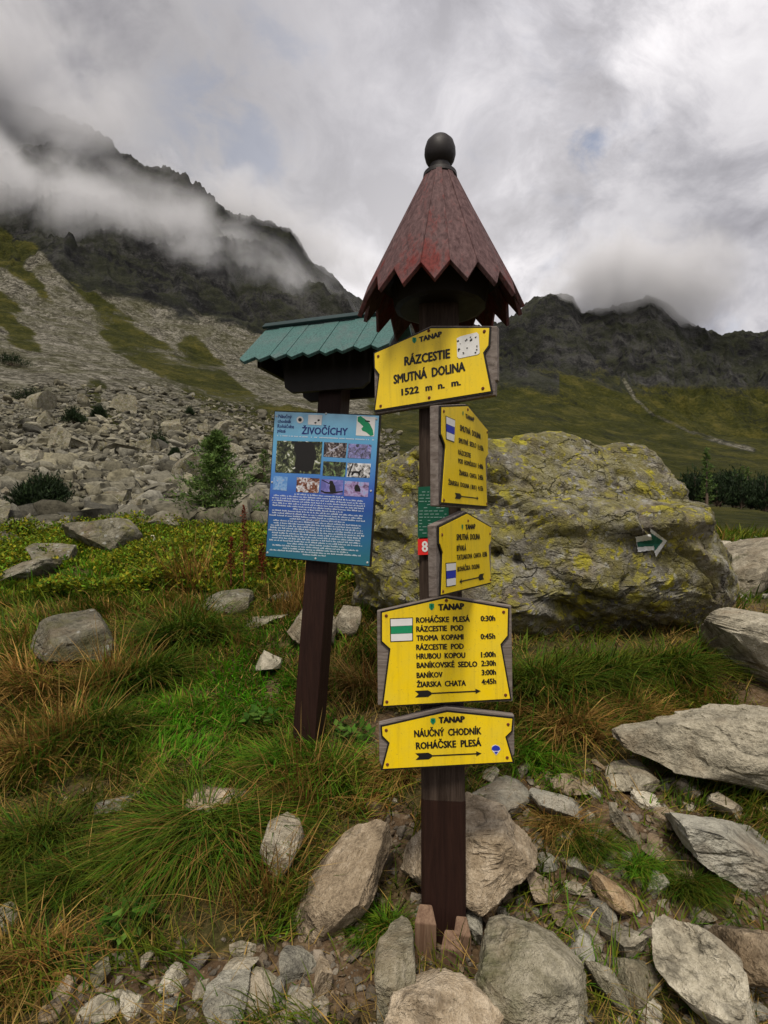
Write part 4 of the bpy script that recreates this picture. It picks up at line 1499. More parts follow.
leafy(128, 935, .9, 'broad-leaved green seedling left of the drooping tussock')
leafy(262, 730, 1.0, 'small leafy bilberry plant in grass left of the info post')
leafy(352, 745, 1.0, 'leafy green plant right of the info post foot')


# conifers ---------------------------------------------------------------
def conifer(name, px, D, base_py, top_py, width_px, lab, cat, cols_, seed, group=None, dens=1.0, bush=False):
    X = (px - 384) / F * D
    z0 = float(H(X, D)) - .05
    hgt = max((base_py - top_py) / F * D, .4)
    rad = width_px * D / F / 2
    root = empty(name, (X, D, z0))
    tag(root, lab, cat, group)
    g = np.random.default_rng(seed)
    mb = MB()
    mb.lathe((0, 0, -.1), [(hgt * .022 + .01, 0), (hgt * .014, hgt * .5), (.004, hgt * .98)], 8)
    segs = []
    nb = int((70 if not bush else 60) * dens)
    tips = []
    for i in range(nb):
        u = (i + g.uniform(0, 1)) / nb
        if bush:
            zb = hgt * .05
            a = g.uniform(0, 6.28)
            rr_ = rad * math.sqrt(g.uniform(0, 1))
            e = Vector((math.cos(a) * rr_, math.sin(a) * rr_, hgt * (1 - .75 * (rr_ / rad) ** 2) * g.uniform(.7, 1.05)))
        else:
            zb = hgt * (.06 + .9 * u)
            a = i * 2.4 + g.normal(0, .4)
            rl = rad * (1 - u) ** .7 * g.uniform(.4, 1.3) + .04 * hgt * .3
            e = Vector((math.cos(a) * rl, math.sin(a) * rl, zb + rl * g.uniform(.0, .5)))
        s0 = Vector((0, 0, zb))
        tips.append((s0, e))
        d = (e - s0)
        pr = d.cross(Vector((0, 0, 1))).normalized() * (.004 + .004 * hgt)
        upv = Vector((0, 0, .004 + .003 * hgt))
        mb.add([s0 - pr, s0 + pr, s0 + upv * 2, e], [(0, 1, 3), (1, 2, 3), (2, 0, 3)])
    mb.build('trunk', M['bark'], root)
    # needle sprays along every branch
    Ps, Ds = [], []
    per = int(26 * dens) + 8
    for s0, e in tips:
        ln = (e - s0).length
        for k_ in range(per):
            f = g.uniform(.2 if not bush else .45, 1.03)
            q = s0.lerp(e, f)
            q = q + Vector(g.normal(0, 1, 3)) * ln * .07
            dd = (e - s0).normalized() * .6 + Vector(g.normal(0, .6, 3)) + Vector((0, 0, .25 if not bush else .9))
            Ps.append(q)
            Ds.append(dd.normalized())
    Ps, Ds = np.array(Ps), np.array(Ds)
    n = len(Ps)
    nl = (.046 * hgt if not bush else .12 * hgt) * g.uniform(.6, 1.3, n)
    nl = np.maximum(nl, .05)
    sd_ = np.cross(Ds, g.normal(0, 1, (n, 3)))
    sd_ /= np.linalg.norm(sd_, axis=1)[:, None] + 1e-6
    w = (nl * .17)[:, None]
    V_ = np.stack([Ps - sd_ * w, Ps + sd_ * w, Ps + Ds * nl[:, None]], 1).reshape(-1, 3)
    c_ = np.array(cols_)[g.integers(len(cols_), size=n)] * g.uniform(.55, 1.35, (n, 1))
    link('crown', np_mesh('crown', V_, np.arange(n * 3).reshape(-1, 3), 3, np.repeat(c_, 3, 0)), M['needle'], root)
    return root


LAR = [(.08, .14, .03), (.11, .18, .04), (.06, .105, .025), (.14, .20, .05)]
PIN = [(.018, .032, .012), (.026, .045, .014), (.014, .024, .010)]
conifer('larch_tree', 216, 11.2, 534, 434, 84, 'young feathery larch standing between boulder field and info board', 'tree', LAR, 3, dens=2.0)
conifer('larch_tree', 264, 24, 480, 441, 26, 'small larch half hidden behind the left edge of the info board', 'tree', LAR, 4)
conifer('larch_tree', 160, 48, 440, 424, 9, 'tiny conifer on the boulder slope above the young larch', 'tree', PIN, 5, dens=.6)
BUSH = [(45, 500, 512, 486, 52, 'dark dwarf pine bush among boulders at far left'), (18, 543, 550, 530, 26, 'small dark pine bush between boulders at the left edge'),
        (12, 362, 367, 358, 28, 'dark shrub patch high on the scree at the left edge'), (30, 398, 403, 393, 30, 'flat dark shrub patch on the scree left of the chute'),
        (74, 420, 427, 413, 22, 'round dark shrub on the scree above the boulder field'), (99, 415, 421, 409, 13, 'small dark shrub right of the round dark shrub'),
        (58, 440, 444, 436, 16, 'low dark shrub below the round dark shrub'), (157, 444, 450, 438, 22, 'dark shrub at the foot of the pale chute'),
        (175, 455, 459, 451, 10, 'tiny dark shrub right of the shrub at the foot of the chute'), (190, 414, 417, 410, 8, 'tiny shrub high on the grassy stripe')]
for i, (px, pc, pb, ptp, wpx, lab) in enumerate(BUSH):
    D = hit(px, pb - 1, 7) or 20
    conifer('dwarf_pine', px, D, pb, ptp - (pb - ptp) * .45, wpx * 1.25, lab, 'shrub', PIN, 40 + i, 'dwarf pines on the left slope', dens=1.0 if D > 40 else 2.4, bush=True)
# thicket across the valley on the right
gq = np.random.default_rng(9)
for i in range(64):
    px = 692 + (i % 22) * 7.5 + gq.uniform(-4, 4)
    D = (52, 72, 98)[i // 22] * gq.uniform(.93, 1.07)
    X = (px - 384) / F * D
    zpx = YH - F * (float(H(X, D)) - ZC) / D
    tall = gq.uniform(0, 1) < .16
    hp = gq.uniform(19, 31) * 60 / D + 5
    if tall:
        hp *= 1.5
    conifer('pine_tree' if tall else 'dwarf_pine', px, D, zpx, zpx - hp, gq.uniform(11, 16) if tall else gq.uniform(22, 36),
            'pointed young conifer rising from the dark thicket at the right' if tall else 'dark dwarf pine of the dense thicket across the meadow at the right', 'tree' if tall else 'shrub',
            LAR if tall else PIN, 100 + i, 'young conifers in the right thicket' if tall else 'dwarf pines of the right thicket', dens=.7, bush=not tall)


# ------------------------------------------------------------------ flat sign work
class Plane:
    def __init__(s, px, py, D, yaw):
        s.o = ray_dir(px, py) * D + Vector((0, 0, ZC))
        y = math.radians(yaw)
        s.u = Vector((math.cos(y), math.sin(y), 0))
        s.v = Vector((0, 0, 1))
        s.n = Vector((math.sin(y), -math.cos(y), 0))     # towards the viewer

    def uv(s, px, py):
        d = ray_dir(px, py)
        c0 = Vector((0, 0, ZC))
        k = (s.o - c0).dot(s.n) / d.dot(s.n)
        q = c0 + d * k - s.o
        return Vector((q.dot(s.u), q.dot(s.v)))

    def w(s, q, off=0.0):
        return s.o + s.u * q[0] + s.v * q[1] + s.n * off


class Sign:
    """a planar thing; photo points are turned into real sizes on its plane once"""

    def __init__(s, plane, ox, oy, sc_):
        s.p, s.ox, s.oy, s.s = plane, ox, oy, sc_

    def q(s, x, y):
        return s.p.uv(s.ox + x / s.s, s.oy + y / s.s)

    def poly(s, pts):
        return [s.q(*a) for a in pts]


def offset_poly(P_, d):
    n = len(P_)
    area = sum(P_[i].x * P_[(i + 1) % n].y - P_[(i + 1) % n].x * P_[i].y for i in range(n))
    sg = 1 if area > 0 else -1
    out = []
    for i in range(n):
        a, b, c_ = P_[i - 1], P_[i], P_[(i + 1) % n]
        e1, e2 = (b - a).normalized(), (c_ - b).normalized()
        n1, n2 = Vector((e1.y, -e1.x)) * sg, Vector((e2.y, -e2.x)) * sg
        m_ = (n1 + n2)
        m_ = m_ / max(m_.length_squared / 2, .35)
        out.append(b + m_ * d)
    return out


def slab(sg, P_, back, t_, name, mat, parent, bevel=0):
    mb = MB()
    A = [sg.p.w(q, back) for q in P_]
    mb.prism(A, sg.p.n, t_)
    o = mb.build(name, mat, parent, bevel)
    return o


def text_mesh(body, bold=0.0, res=2):
    cu = bpy.data.curves.new('t', 'FONT')
    cu.body = body
    cu.resolution_u = res
    cu.offset = bold
    o = bpy.data.objects.new('t', cu)
    COL.objects.link(o)
    dg = bpy.context.evaluated_depsgraph_get()
    me = bpy.data.meshes.new_from_object(o.evaluated_get(dg))
    V = [(v.co.x, v.co.y) for v in me.vertices]
    Fc = [tuple(p_.vertices) for p_ in me.polygons]
    bpy.data.objects.remove(o)
    bpy.data.curves.remove(cu)
    bpy.data.meshes.remove(me)
    return V, Fc


def write(mb, sg, body, a, b, cap, off, bold=0.028):
    V0, F0 = text_mesh(body, 0.0)
    V, Fc = [], []
    # heavier strokes: copies of the outline shifted a little, each a hair prouder
    lift = []
    for k_, (dx_, dy_) in enumerate(((0, 0), (bold * 1.25, 0), (-bold * 1.25, 0), (0, bold * .7), (0, -bold * .7))):
        b0 = len(V)
        V += [(v[0] + dx_, v[1] + dy_) for v in V0]
        Fc += [tuple(i + b0 for i in f) for f in F0]
        lift += [k_ * .00006] * len(V0)
    x0, x1 = min(v[0] for v in V), max(v[0] for v in V)
    A, B = sg.q(*a), sg.q(*b)
    H_ = (sg.q(a[0], a[1] - cap) - A).length
    e = (B - A)
    pr = Vector((-e.y, e.x)).normalized()
    pts = [sg.p.w(A + e * ((v[0] - x0) / (x1 - x0)) + pr * (v[1] / .69 * H_), off + lf) for v, lf in zip(V, lift)]
    mb.add(pts, Fc)


def flat(mb, sg, pts, off):
    P_ = [sg.p.w(sg.q(*a), off) for a in pts]
    mb.add(P_, [tuple(range(len(P_)))])


def disc_pts(cx, cy, r, n=14, sx=1.0):
    return [(cx + r * sx * math.cos(2 * math.pi * i / n), cy + r * math.sin(2 * math.pi * i / n)) for i in range(n)]


def arrow_shape(mb, sg, tail, tip, feather, th, off):
    A, B = sg.q(*tail), sg.q(*tip)
    e = (B - A)
    L = e.length
    e = e / L
    pr = Vector((-e.y, e.x))
    hs = (sg.q(tail[0], tail[1] - feather / 2) - A).length
    t_ = (sg.q(tail[0], tail[1] - th / 2) - A).length

    def P_(x, y):
        return A + e * x * L + pr * y
    for poly in ([P_(0, hs), P_(.2, hs), P_(.25, hs * .35), P_(.25, -hs * .35), P_(.2, -hs), P_(0, -hs), P_(.055, 0)],
                 [P_(.25, t_), P_(.93, t_), P_(.93, -t_), P_(.25, -t_)],
                 [P_(.92, hs * .78), P_(1, 0), P_(.92, -hs * .78)]):
        W_ = [sg.p.w(q, off) for q in poly]
        mb.add(W_, [tuple(range(len(W_)))])


def trail_sign(label, plane, origin, outline, backing, lines, arrow, emblem, mark, screws, name='trail_sign', tback=.028, edge=1.6, group='yellow trail signs on the signpost', bold_t=(.03,)):
    sg = Sign(plane, *origin)
    root = empty(name, plane.o)
    tag(root, label, 'sign', group)
    built = []
    Po = sg.poly(outline)
    e = edge / F * plane.o.y
    built.append(slab(sg, sg.poly(backing), -.004 - tback, tback, 'backing_board', M['board'], root, .003))
    built.append(slab(sg, offset_poly(Po, e), -.003, .005, 'black_border', M['black'], root))
    built.append(slab(sg, Po, .0022, .0016, 'yellow_plate', M['yellow'], root))
    OFF = .0048
    for ln in lines:
        body, a, b, cap = ln[:4]
        mb = MB()
        write(mb, sg, body, a, b, cap, OFF, (ln[4] + .022) if len(ln) > 4 else .044)
        built.append(mb.build('lettering', M['black'], root))
    if arrow:
        mb = MB()
        arrow_shape(mb, sg, *arrow, OFF)
        built.append(mb.build('arrow', M['black'], root))
    if emblem:
        cx, cy, r, sx = emblem
        mb = MB()
        flat(mb, sg, [(cx - r * sx * .8, cy - r * .9), (cx, cy - r), (cx + r * sx * .8, cy - r * .9), (cx + r * sx * .85, cy + r * .2), (cx + r * sx * .3, cy + r * .8), (cx, cy + r), (cx - r * sx * .3, cy + r * .8), (cx - r * sx * .85, cy + r * .2)], OFF)
        em = mb.build('emblem', M['greenp'], root)
        built.append(em)
        mb = MB()
        flat(mb, sg, [(cx - r * sx * .35, cy - r * .3), (cx, cy - r * .75), (cx + r * sx * .35, cy - r * .3), (cx + r * sx * .1, cy - r * .1), (cx + r * sx * .12, cy + r * .6), (cx - r * sx * .12, cy + r * .6), (cx - r * sx * .1, cy - r * .1)], OFF + .001)
        o = mb.build('emblem_motif', M['plaque'], em)
    if mark:
        (a, b, c_, d), band = mark
        lerp = lambda p_, q_, f: (p_[0] + (q_[0] - p_[0]) * f, p_[1] + (q_[1] - p_[1]) * f)
        root2 = slab(sg, sg.poly([a, b, c_, d]), .004, .0006, 'trail_mark', M['black'], root)
        built.append(root2)
        i_ = .035
        ia, ib = lerp(lerp(a, c_, i_), a, 0), lerp(b, d, i_)
        ic, id_ = lerp(c_, a, i_), lerp(d, b, i_)
        for f0, f1, mt, nm in ((0, .32, 'white', 'white_stripe'), (.335, .665, band, 'colour_stripe'), (.68, 1, 'white', 'white_stripe')):
            mb = MB()
            flat(mb, sg, [lerp(ia, id_, f0), lerp(ib, ic, f0), lerp(ib, ic, f1), lerp(ia, id_, f1)], OFF + .0006)
            mb.build(nm, M[mt], root2)
    for (x, y) in screws:
        c_ = sg.q(x, y)
        mb = MB()
        r = 1.7 / F * plane.o.y
        for k_, (rr_, of) in enumerate(((r, .0042), (r * .6, .0065))):
            pass
        ring = [sg.p.w(c_ + Vector((math.cos(i * .7854), math.sin(i * .7854))) * r, .004) for i in range(8)]
        ring2 = [sg.p.w(c_ + Vector((math.cos(i * .7854), math.sin(i * .7854))) * r * .65, .0068) for i in range(8)]
        mb.add(ring + ring2, [(i, (i + 1) % 8, 8 + (i + 1) % 8, 8 + i) for i in range(8)] + [tuple(range(8, 16))])
        built.append(mb.build('screw', M['rust'], root))
    return root, sg, built


def reparent(root):
    """world-space meshes under an Empty: keep them where they were built"""
    inv = Matrix.Translation(-root.location)
    for o in root.children_recursive:
        if o.type == 'MESH':
            o.data.transform(inv)


# ------------------------------------------------------------------ main signpost
PD = 2.16
PXc = (444 - 384) / F * PD
post_root = empty('signpost', (PXc, PD, 0))
tag(post_root, 'dark brown signpost with a conical red wooden roof and round finial', 'signpost')
yawP = math.radians(-6)


def sq_ring(hw, z, ch=.012, cx=PXc, cy=PD, yaw=yawP):
    pts = []
    for sx_, sy_ in ((-1, -1), (1, -1), (1, 1), (-1, 1)):
        a = (sx_ * (hw - ch), sy_ * hw)
        b = (sx_ * hw, sy_ * (hw - ch))
        pts += [a, b] if sx_ * sy_ < 0 else [b, a]
    out = []
    for (x, y) in pts:
        out.append((cx + x * math.cos(yaw) - y * math.sin(yaw), cy + x * math.sin(yaw) + y * math.cos(yaw), z))
    return out


def post_mesh(mb, hws):
    rings = [sq_ring(hw, z, cx=cx, cy=cy) for (hw, z, cx, cy) in hws]
    V = [p_ for r in rings for p_ in r]
    Fc = []
    for j in range(len(rings) - 1):
        for i in range(8):
            Fc.append((j * 8 + i, j * 8 + (i + 1) % 8, j * 8 + 8 + (i + 1) % 8, j * 8 + 8 + i))
    Fc.append(tuple(range(7, -1, -1)))
    Fc.append(tuple(range((len(rings) - 1) * 8, len(rings) * 8)))
    mb.add(V, Fc)


PXt = (438.5 - 384) / F * PD
zsplit = ZC + (YH - 801) / F * (PD - .08)
mb = MB()
post_mesh(mb, [(.083, -.35, PXc, PD), (.083, zsplit, PXc - .003, PD)])
mb.build('post_foot', M['post'], post_root)
mb = MB()
post_mesh(mb, [(.0815, zsplit + .001, PXc - .003, PD), (.079, 1.4, PXc - .014, PD), (.073, 2.62, PXt, PD)])
mb.build('post', M['post_worn'], post_root)
# conical roof
cx, cy = (440 - 384) / F * PD, PD
ztop = ZC + (YH - 174) / F * PD
zrim = ZC + (YH - 301) / F * PD
rtop, rrim = .053, .292
NP = 18
rg_ = random.Random(3)
mb = MB()
for i in range(NP):
    a = math.pi * 2 * (i + .5) / NP - math.pi / 2 + .02
    wd = 2 * rrim * math.tan(math.pi / NP) * .955
    wt = 2 * rtop * math.tan(math.pi / NP) * .985
    er = Vector((math.cos(a), math.sin(a), 0))
    et = Vector((-math.sin(a), math.cos(a), 0))
    dr_ = rg_.uniform(-.004, .006)
    slope = Vector((er.x * (rrim - rtop), er.y * (rrim - rtop), zrim - ztop)).normalized()
    nn = er * (ztop - zrim) + Vector((0, 0, rrim - rtop))
    nn.normalize()
    T0 = Vector((cx, cy, ztop)) + er * (rtop + dr_)
    B0 = Vector((cx, cy, zrim)) + er * (rrim + dr_)
    dz = rg_.uniform(-.012, .012)
    tipl = .085
    shoulder = B0 - slope * tipl * .35 + slope * dz
    tipp = B0 + slope * (tipl * .65 + dz)
    th_ = .017
    pl = rg_.uniform(0, 1)
    N_ = 6
    # rows from the top to the shoulders so wear can vary along a board
    rows = []
    for k_ in range(N_ + 1):
        f = k_ / N_
        c0 = T0.lerp(shoulder, f)
        w_ = wt + (wd - wt) * f
        rows.append((c0 - et * w_ / 2, c0 + et * w_ / 2, f))
    V_, C_ = [], []
    for l_, r_, f in rows:
        for q_ in (l_, r_, l_ - nn * th_, r_ - nn * th_):
            V_.append(q_)
            C_.append((max(0, f - .62) / .38, pl, 0))
    V_ += [tipp, tipp - nn * th_]
    C_ += [(1, pl, 0)] * 2
    b0 = len(mb.v)
    Fc = []
    for k_ in range(N_):
        o_ = k_ * 4
        Fc += [(o_, o_ + 1, o_ + 5, o_ + 4), (o_ + 2, o_ + 6, o_ + 7, o_ + 3), (o_, o_ + 4, o_ + 6, o_ + 2), (o_ + 1, o_ + 3, o_ + 7, o_ + 5)]
    o_ = N_ * 4
    tq = len(V_) - 2
    Fc += [(o_, o_ + 1, tq), (o_ + 2, tq + 1, o_ + 3), (o_, tq, tq + 1, o_ + 2), (o_ + 1, o_ + 3, tq + 1, tq), (0, 2, 3, 1)]
    mb.v += [tuple(q_) for q_ in V_]
    mb.c += C_
    mb.f += [tuple(i_ + b0 for i_ in f) for f in Fc]
roof = mb.build('roof', M['roofred'], post_root, .002)
# black lining added as shade behind the board gaps, and collar beneath the roof
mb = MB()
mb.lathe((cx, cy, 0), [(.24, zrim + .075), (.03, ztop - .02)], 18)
mb.build('roof_shade_lining', M['blackwood'], roof)
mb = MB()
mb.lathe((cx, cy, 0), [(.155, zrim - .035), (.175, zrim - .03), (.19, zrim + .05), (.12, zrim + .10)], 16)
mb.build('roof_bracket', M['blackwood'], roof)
mb = MB()
zb0 = ztop - .018
mb.lathe((cx, cy, zb0), [(.062, -.006), (.066, 0), (.064, .016), (.052, .024), (.040, .034), (.040, .048), (.046, .055), (.055, .070), (.0605, .092), (.059, .115), (.052, .137), (.036, .154), (.015, .163), (.004, .164)], 28)
mb.build('finial', M['finial'], roof, 0, True)
reparent(post_root)

# wooden wedges at the foot
for (px, pt, pb, w_, dd, lean, lab) in [(424.5, 908, 966, 22, -.115, 0.02, 'tallest of the wooden wedges, at the left of the post foot'),
                                        (460, 920, 967, 18, -.115, .06, 'right-hand wooden wedge with orange top at the post foot'),
                                        (448, 934, 970, 23, -.15, .12, 'front wooden wedge with pale top at the post foot')]:
    D = PD + dd
    X = (px - 384) / F * D
    z1 = ZC + (YH - pt) / F * D
    w2 = w_ * D / F / 2
    root = empty('wooden_wedge', (X, D, 0))
    tag(root, lab, 'wedge', 'wooden wedges at the post foot')
    mb = MB()
    a = .05
    mb.hexa([(X - w2, D - a / 2, -.2), (X + w2, D - a / 2, -.2), (X + w2, D + a / 2, -.2), (X - w2, D + a / 2, -.2),
             (X - w2 + lean * .1, D - a / 2, z1 - .035), (X + w2 + lean * .1, D - a / 2, z1 - .045), (X + w2 * .7 + lean * .1, D + a / 2, z1 - .004), (X - w2 * .5 + lean * .1, D + a / 2, z1)])
    mb.build('wedge_block', M['wedge'], root, .004)
    reparent(root)

# ------------------------------------------------------------------ yellow signs
S1 = trail_sign('uppermost yellow sign with the place name Rázcestie Smutná dolina, 1522 m', Plane(433, 372, 2.02, -28), (365, 315, 4.955),
                [(50, 192), (328, 68), (617, 66), (612, 152), (586, 188), (624, 378), (53, 471), (75, 295), (52, 264)],
                [(42, 188), (326, 50), (652, 52), (653, 320), (643, 325), (641, 396), (46, 492)],
                [('TANAP', (271, 137), (385, 107), 25, .035), ('RÁZCESTIE', (197, 252), (425, 213), 42), ('SMUTNÁ  DOLINA', (144, 342), (500, 277), 42), ('1522', (183, 400), (271, 385), 32), ('m', (302, 378), (336, 372), 32), ('n.', (364, 368), (398, 362), 32), ('m.', (430, 356), (478, 348), 32)],
                None, (247, 128, 15, .8), None, [(68, 206), (593, 83), (80, 452), (586, 365), (320, 411), (318, 80)])
root, sg, _ = S1
mb = MB()
flat(mb, sg, [(457, 118), (475, 108), (556, 88), (566, 98), (571, 190), (560, 198), (468, 217), (459, 208)], .0052)
stk = mb.build('worn_sticker', M['paintw'], root)
mb = MB()
rs = random.Random(12)
for k_ in range(16):
    x, y = rs.uniform(464, 560), rs.uniform(108, 196)
    r = rs.uniform(2, 6)
    flat(mb, sg, [(x + r * rs.uniform(.5, 1.6) * math.cos(q_), y + r * rs.uniform(.5, 1.3) * math.sin(q_)) for q_ in (0, 1.2, 2.3, 3.5, 4.6, 5.5)], .0058 + k_ * .0001)
mb.build('sticker_print', M['black'], stk)
reparent(root)

S4 = trail_sign('large yellow sign listing Roháčske plesá and five other goals with a green-white mark', Plane(446, 655, 2.02, 0), (370, 585, 5.12),
                [(62, 142), (385, 68), (705, 122), (702, 258), (666, 302), (716, 580), (68, 617), (105, 325), (62, 286)],
                [(36, 134), (385, 54), (726, 106), (732, 598), (40, 618)],
                [('TANAP', (348, 129), (483, 123), 31, .04),
                 ('ROHÁČSKE  PLESÁ', (235, 192), (511, 186), 27), ('0:30h', (565, 184), (641, 182), 27),
                 ('RÁZCESTIE  POD', (236, 238), (479, 231), 27), ('TROMA  KOPAMI', (237, 284), (479, 277), 27), ('0:45h', (565, 276), (641, 273), 27),
                 ('RÁZCESTIE  POD', (236, 331), (480, 325), 27), ('HRUBOU  KOPOU', (237, 377), (488, 371), 27), ('1:00h', (567, 369), (643, 366), 27),
                 ('BANÍKOVSKÉ  SEDLO', (238, 423), (549, 416), 27), ('2:30h', (568, 413), (644, 411), 27),
                 ('BANÍKOV', (238, 474), (372, 470), 27), ('3:00h', (570, 460), (645, 457), 27),
                 ('ŽIARSKA  CHATA', (238, 521), (491, 513), 27), ('4:45h', (570, 508), (646, 503), 27)],
                ((230, 557), (566, 541), 34, 7), (315, 111, 18, .85), (((101, 170), (220, 165), (220, 286), (104, 291)), 'greenp'),
                [(83, 157), (683, 138), (86, 597), (693, 562), (390, 78)])
reparent(S4[0])
S5 = trail_sign('lowest yellow sign reading Náučný chodník Roháčske plesá with a blue sticker', Plane(446, 742, 2.02, 0), (370, 585, 5.12),
                [(62, 726), (395, 650), (727, 684), (722, 745), (691, 775), (728, 902), (66, 939), (101, 806), (65, 770)],
                [(45, 712), (390, 624), (740, 668), (741, 872), (733, 880), (730, 900), (62, 936), (48, 905)],
                [('TANAP', (350, 705), (486, 699), 30, .04), ('NÁUČNÝ  CHODNÍK', (226, 776), (570, 761), 34), ('ROHÁČSKE  PLESÁ', (235, 838), (570, 821), 34)],
                ((232, 876), (570, 860), 34, 7), (322, 696, 17, .9), None, [(83, 742), (706, 712), (89, 917), (701, 882)])
root, sg, _ = S5
mb = MB()
flat(mb, sg, [(622, 822), (640, 814), (660, 822), (668, 840), (645, 870), (625, 846)], .005)
stk = mb.build('sticker', M['white'], root)
mb = MB()
flat(mb, sg, [(620, 838), (626, 824), (641, 817), (660, 824), (666, 838), (655, 846), (632, 846)], .0055)
flat(mb, sg, [(634, 850), (655, 850), (644, 866)], .0056)
mb.build('sticker_print', M['bluep'], stk)
reparent(root)
S2 = trail_sign('narrow-looking yellow sign turned aside, Smutná dolina and Smutné sedlo, blue-white mark at its top', Plane(464, 457, 1.90, 65), (430, 400, 8.9),
                [(97, 66), (328, 56), (505, 270), (508, 480), (485, 525), (501, 944), (96, 910), (129, 432), (127, 398), (93, 305)],
                [(80, 45), (330, 34), (517, 258), (520, 972), (84, 945)],
                [('TANAP', (303, 160), (383, 197), 38, .04), ('SMUTNÁ  DOLINA', (255, 272), (442, 350), 52), ('SMUTNÉ  SEDLO', (243, 380), (402, 428), 44), ('1:15h', (415, 440), (465, 456), 44),
                 ('RÁZCESTIE', (240, 484), (353, 516), 42), ('POD  HOMÔLKOU', (240, 562), (403, 602), 42), ('1:40h', (416, 606), (462, 618), 42),
                 ('ŽIARSKA  CHATA', (247, 667), (405, 702), 42), ('2:45h', (416, 704), (462, 714), 42), ('ŽIARSKA  DOLINA  ( BUS )', (150, 752), (405, 800), 42), ('4:15h', (416, 802), (462, 811), 42)],
                ((208, 852), (420, 876), 52, 11), (282, 122, 20, .3), (((127, 140), (212, 178), (204, 380), (130, 352)), 'bluep'),
                [(110, 102), (325, 88), (498, 290), (111, 892), (495, 925)], tback=.026)
reparent(S2[0])
S3 = trail_sign('narrow-looking yellow sign turned aside with left-pointing arrow, blue-white mark at its bottom', Plane(465, 557, 1.90, 65), (410, 480, 8.533),
                [(245, 406), (481, 289), (684, 406), (682, 520), (663, 560), (667, 640), (684, 872), (259, 978), (272, 620), (245, 540)],
                [(228, 385), (479, 262), (698, 392), (700, 886), (240, 1004)],
                [('TANAP', (461, 424), (548, 415), 42, .04), ('SMUTNÁ  DOLINA', (385, 514), (588, 505), 52), ('BÝVALÁ', (387, 606), (468, 598), 46),
                 ('TATLIAKOVA  CHATA', (387, 682), (596, 657), 42), ('0:30h', (608, 656), (648, 651), 42), ('ROHÁČSKA  DOLINA', (393, 782), (585, 752), 42)],
                ((622, 822), (410, 868), 52, 11), (436, 402, 22, .35), (((292, 708), (382, 700), (380, 900), (297, 915)), 'bluep'),
                [(262, 468), (485, 348), (672, 460), (270, 950), (675, 852)], tback=.026)
reparent(S3[0])

# green plaque and red number on the post
pl0 = Plane(432, 512, PD - .083 - .004, -6)
sgp = Sign(pl0, 410, 480, 8.533)
root = empty('trail_plaque', pl0.o)
tag(root, 'dark green information plaque with faint print on the upper post', 'plaque')
slab(sgp, sgp.poly([(70, 60), (330, 45), (330, 480), (66, 492)]), -.003, .004, 'plate', M['plaque'], root)
mb = MB()
rs = random.Random(5)
for k_ in range(15):
    y = 72 + k_ * 27
    x = 80
    while x < 300:
        w_ = rs.uniform(12, 40)
        if rs.random() < .7:
            flat(mb, sgp, [(x, y + rs.uniform(-1, 1)), (x + w_, y - 1), (x + w_, y + 6), (x, y + 7)], .0022)
        x += w_ + rs.uniform(5, 16)
mb.build('print', M['plaque_text'], root)
reparent(root)
root = empty('number_plate', pl0.o)
tag(root, 'small red plate with white number 8 under the green plaque', 'number plate')
slab(sgp, sgp.poly([(66, 504), (330, 492), (330, 632), (68, 640)]), -.003, .005, 'plate', M['redp'], root)
mb = MB()
write(mb, sgp, '8', (102, 612), (155, 610), 88, .0035, .03)
mb.build('digit', M['white'], root)
reparent(root)

# ------------------------------------------------------------------ info board
ID = 3.2
ib = empty('info_post', ((308 - 384) / F * ID, ID, .357))
tag(ib, 'leaning dark brown post with a small teal gabled roof, behind the main signpost', 'info stand')
lean_v = Vector(((335 - 308) / F * ID, 0, (745 - 390) / F * ID))
base = Vector(((308 - 384) / F * ID, ID, ZC + (YH - 745) / F * ID))
yI = math.radians(-18)
uI = Vector((math.cos(yI), math.sin(yI), 0))
vI = lean_v.normalized()
nI = uI.cross(vI).normalized()        # towards the viewer
if nI.y > 0:
    nI = -nI
uI = vI.cross(-nI).normalized()
if uI.x < 0:
    uI = -uI
hw = .070
mb = MB()


def ring_i(c_, h_):
    return [c_ + uI * (a * h_) + nI * (b * h_) for a, b in ((-1, 1), (1, 1), (1, -1), (-1, -1))]


top_p = base + vI * 2.24
mb.hexa(ring_i(base - vI * .4, hw) + ring_i(top_p, hw))
mb.build('post', M['post'], ib, .008)
# roof
ridge_c = Vector(((335 - 384) / F * ID, ID, ZC + (YH - 322) / F * ID))
ridge_u = Vector((uI.x, uI.y, -0.005)).normalized()
outv = Vector((-ridge_u.y, ridge_u.x, 0)).normalized()
if outv.y > 0:
    outv = -outv
HL = .425
run, drop = .335, .30
mbr = MB()
NB = 9
for side in (1, -1):
    ov = outv * side
    sl = (ov * run + Vector((0, 0, -drop)))
    nn = (Vector((0, 0, run)) + ov * drop).normalized()
    for k_ in range(NB):
        w_ = 2 * HL / NB
        c0 = ridge_c + ridge_u * (-HL + w_ * (k_ + .5))
        jit = rg_.uniform(-.008, .008)
        l_, r_ = -ridge_u * w_ * .49, ridge_u * w_ * .49
        off_ = nn * rg_.uniform(-.002, .003)
        P_ = [c0 + l_ + off_, c0 + r_ + off_, c0 + r_ + sl * (.92 + jit) + off_, c0 + sl * (1.02 + jit) + off_, c0 + l_ + sl * (.92 + jit) + off_]
        mbr.prism(P_, nn, .018)
rI = mbr.build('roof', M['roofteal'], ib, .002)
mb = MB()
